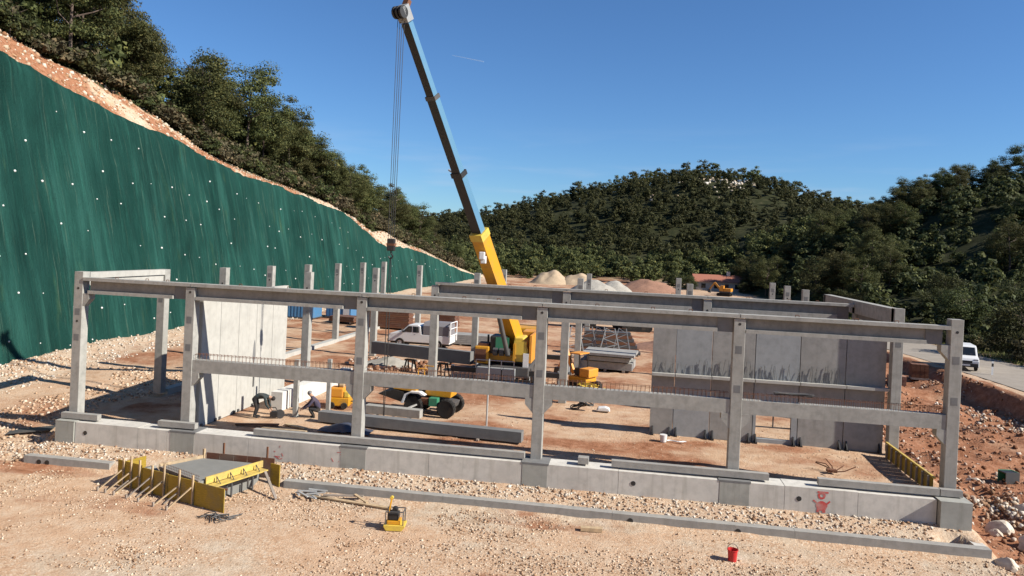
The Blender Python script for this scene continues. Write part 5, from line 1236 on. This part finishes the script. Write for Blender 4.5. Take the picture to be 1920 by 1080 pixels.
# right hill
def clear_road(x, y): return x - float(roadx(y)) > 6.5
k = 0
while k < 95:
    y = rn.uniform(34, 165); x = float(roadx(y)) + 7 + rn.random() ** 1.2 * 62
    if x > 118: continue
    near = y < 80
    plant('evergreen_tree' if near else 'pine_tree', 'tree', oaks[k % 4] if (near or rn.random() < .5) else pines[k % 5], x, y, rn.uniform(.8, 1.25) if near else rn.uniform(.75, 1.05), ('rounded evergreen tree low on the right hill, ' if near else 'dark tree higher on the right hill, ') + ('at the right picture edge' if img(x, y, tz1(x, y))[0] > 1760 else 'above the sloping gable beam' if img(x, y, tz1(x, y))[0] > 1560 else 'next to the central hill'), 'trees at the foot of the right hill' if near else 'trees on the right hill'); k += 1
for i, x in enumerate(np.linspace(66, 112, 17)):
    y = 150 + rn.uniform(-5, 5); plant('pine_tree', 'tree', pines[i % 5], float(x), y, (1.25 if i == 14 else rn.uniform(.78, 1.0)), 'pine on the ridge of the right hill, %s from its left end' % (ordinal(i) if i < 12 else ['thirteenth', 'fourteenth', 'fifteenth', 'sixteenth', 'seventeenth'][i - 12]) if i != 14 else 'tallest pine standing out on the ridge of the right hill', 'pines on the right ridge')
for i in range(26):
    y = rn.uniform(30, 75); x = float(roadx(y)) + rn.uniform(5.2, 8.5)
    plant('shrub', 'shrub', shrubs[i % 3], x, y, rn.uniform(.6, 1.3), 'low bush on the grassy verge beyond the road', 'bushes on the verge')
# ridge of the central hill
for i, x in enumerate(np.linspace(-62, 122, 60)):
    y = 326 + rn.uniform(-8, 8); plant('pine_tree', 'tree', far_p[i % 4], float(x), y, rn.uniform(.65, 1.1), 'small pine on the skyline of the central hill, %s' % ('left of the boom' if x < -25 else 'on the left shoulder' if x < 20 else 'on the summit' if x < 80 else 'on the right shoulder'), 'pines on the central ridge')
for i, (x, y, s_) in enumerate(((36.2, 147, .8), (49.5, 146, .95), (52.5, 149, 1.0), (47.2, 141, .55), (55, 143, .9), (33.6, 152, .8), (58, 147, 1.0))):
    plant('evergreen_tree', 'tree', oaks[i % 4], x, y, s_, 'round dark bush growing around the red-roofed house', 'bushes around the house')
# remaining woods: one mass
rg = np.random.default_rng(5)
def wood(name, label, pts, protos, smin, smax, mat):
    A = []; 
    for i, (x, y) in enumerate(pts):
        me = protos[i % len(protos)][0]; n = len(me.vertices); co = np.empty(n * 3, np.float32); me.vertices.foreach_get('co', co); co = co.reshape(-1, 3)
        a = rg.uniform(0, 6.28); s = rg.uniform(smin, smax); c, q = math.cos(a), math.sin(a)
        A.append(np.stack([(co[:, 0] * c - co[:, 1] * q) * s + x, (co[:, 0] * q + co[:, 1] * c) * s + y, co[:, 2] * s * rg.uniform(.85, 1.15) + tz1(x, y) - .1], -1))
    V = np.concatenate(A); ob = link(name, raw(name, V, np.arange(len(V)).reshape(-1, 3), mat)); ob['kind'] = 'stuff'; ob['label'] = label; ob['category'] = 'wood'
    return ob
pts = []
while len(pts) < 1480:
    y = rg.uniform(195, 345); x = rg.uniform(-90, 150)
    hole = fbm(np.array([x * .035]), np.array([y * .05]), 91)[0]
    if hole > .38 and rg.random() < .7 and 20 < x < 110 and y > 225: continue
    pts.append((x, y))
wood('far_wood', 'dark evergreen wood covering the central hill', pts, mass_o + mass_p[:2], 0.5, 1.0, 'leaf_oak')
pts = [(rg.uniform(-75, -8), rg.uniform(150, 215)) for _ in range(170)] + [(rg.uniform(-8, 80), rg.uniform(160, 205)) for _ in range(210)]
pts = [p for p in pts if not (abs(p[0] - 43) < 10 and p[1] < 158) and not (abs(p[0] - 21) < 7 and 185 < p[1] < 207)]
wood('valley_wood', 'belt of dark trees filling the valley behind the site', pts, mass_p + mass_o, .6, 1.0, 'leaf_pine')
pts = []
while len(pts) < 560:
    y = rg.uniform(40, 185); x = float(roadx(y)) + 8 + rg.random() * 75
    if x < 135: pts.append((x, y))
wood('hillside_wood', 'dense undergrowth between the trees of the right hill', pts, mass_o, .55, .95, 'leaf_oak')
pts = []
while len(pts) < 260:
    y = rg.uniform(2, 165); x = lip(min(y, 146)) - 5 - rg.random() * 40; pts.append((x, y))
wood('slope_wood', 'undergrowth and trees further up the slope above the net', pts, mass_o + mass_p, .6, .95, 'leaf_pine')
hx, hy = [], []
while len(hx) < 190:
    y = rg.uniform(228, 318); x = rg.uniform(25, 112)
    if fbm(np.array([x * .035]), np.array([y * .05]), 91)[0] > .22: hx.append(x); hy.append(y)
tg_(scatter('hill_rock', np.array(hx), np.array(hy), rg.uniform(.5, 1.9, 190), 'stone_white', 12, .45), 'pale limestone outcrops among the trees of the central hill')
cs = [make_proto('c', 600 + i, 1.0, 1.5, .05, 9, 34, .25, 'oak', 'leaf_dry' if i else 'leaf_oak', (.35, .6), .05, False, True, .4) for i in range(3)]
for nm, lb, mt, n_, a_, b_ in (('crest_scrub', 'grey brown scrub along the crest above the net', 'leaf_dry', 260, 1.0, 4.0), ('crest_thicket', 'green scrub under the pines above the net', 'leaf_oak', 620, 2.0, 14.0)):
    pts = []
    for _ in range(n_):
        y = rg.uniform(-2, 135) if nm == 'crest_scrub' else rg.uniform(-4, 145); pts.append((lip(y) - a_ * .4 - 2.2 * float(crestw(y)) - rg.random() * b_, y))
    wood(nm, lb, pts, cs, .6, 1.5, mt)
m = MB(); m.bar((-362.0, 1500, 405), (-294, 1500, 392), 1.0, 1.0, (0, 0, 1), 2.0, 2.0)
mc, nn, bb = mat_new('contrail_vapour'); bb.inputs['Base Color'].default_value = (.9, .92, .95, 1); bb.inputs['Roughness'].default_value = 1
bb.inputs['Alpha'].default_value = .16
co = m.build('contrail', mc); co['kind'] = 'stuff'; co['label'] = 'short thin white contrail in the blue sky'; co['category'] = 'contrail'
# grass verge beyond the road
n = 9000; y = rg.uniform(22, 110, n); x = roadx(y) + 4.2 + rg.random(n) ** 1.5 * 5; zg = terrain(x, y); h = rg.uniform(.1, .35, n); a = rg.uniform(0, 6.28, n); w = .05
V = np.stack([np.stack([x - w * np.cos(a), y - w * np.sin(a), zg], -1), np.stack([x + w * np.cos(a), y + w * np.sin(a), zg], -1), np.stack([x + .1 * np.sin(a), y + .1 * np.cos(a), zg + h], -1)], 1).reshape(-1, 3)
MAT['grass'] = m_leaf('verge_grass', (.05, .06, .02), (.16, .17, .06))
ob = link('grass', raw('grass', V, np.arange(n * 3).reshape(-1, 3), 'grass')); ob['kind'] = 'stuff'; ob['label'] = 'green grass verge beyond the road'; ob['category'] = 'grass'
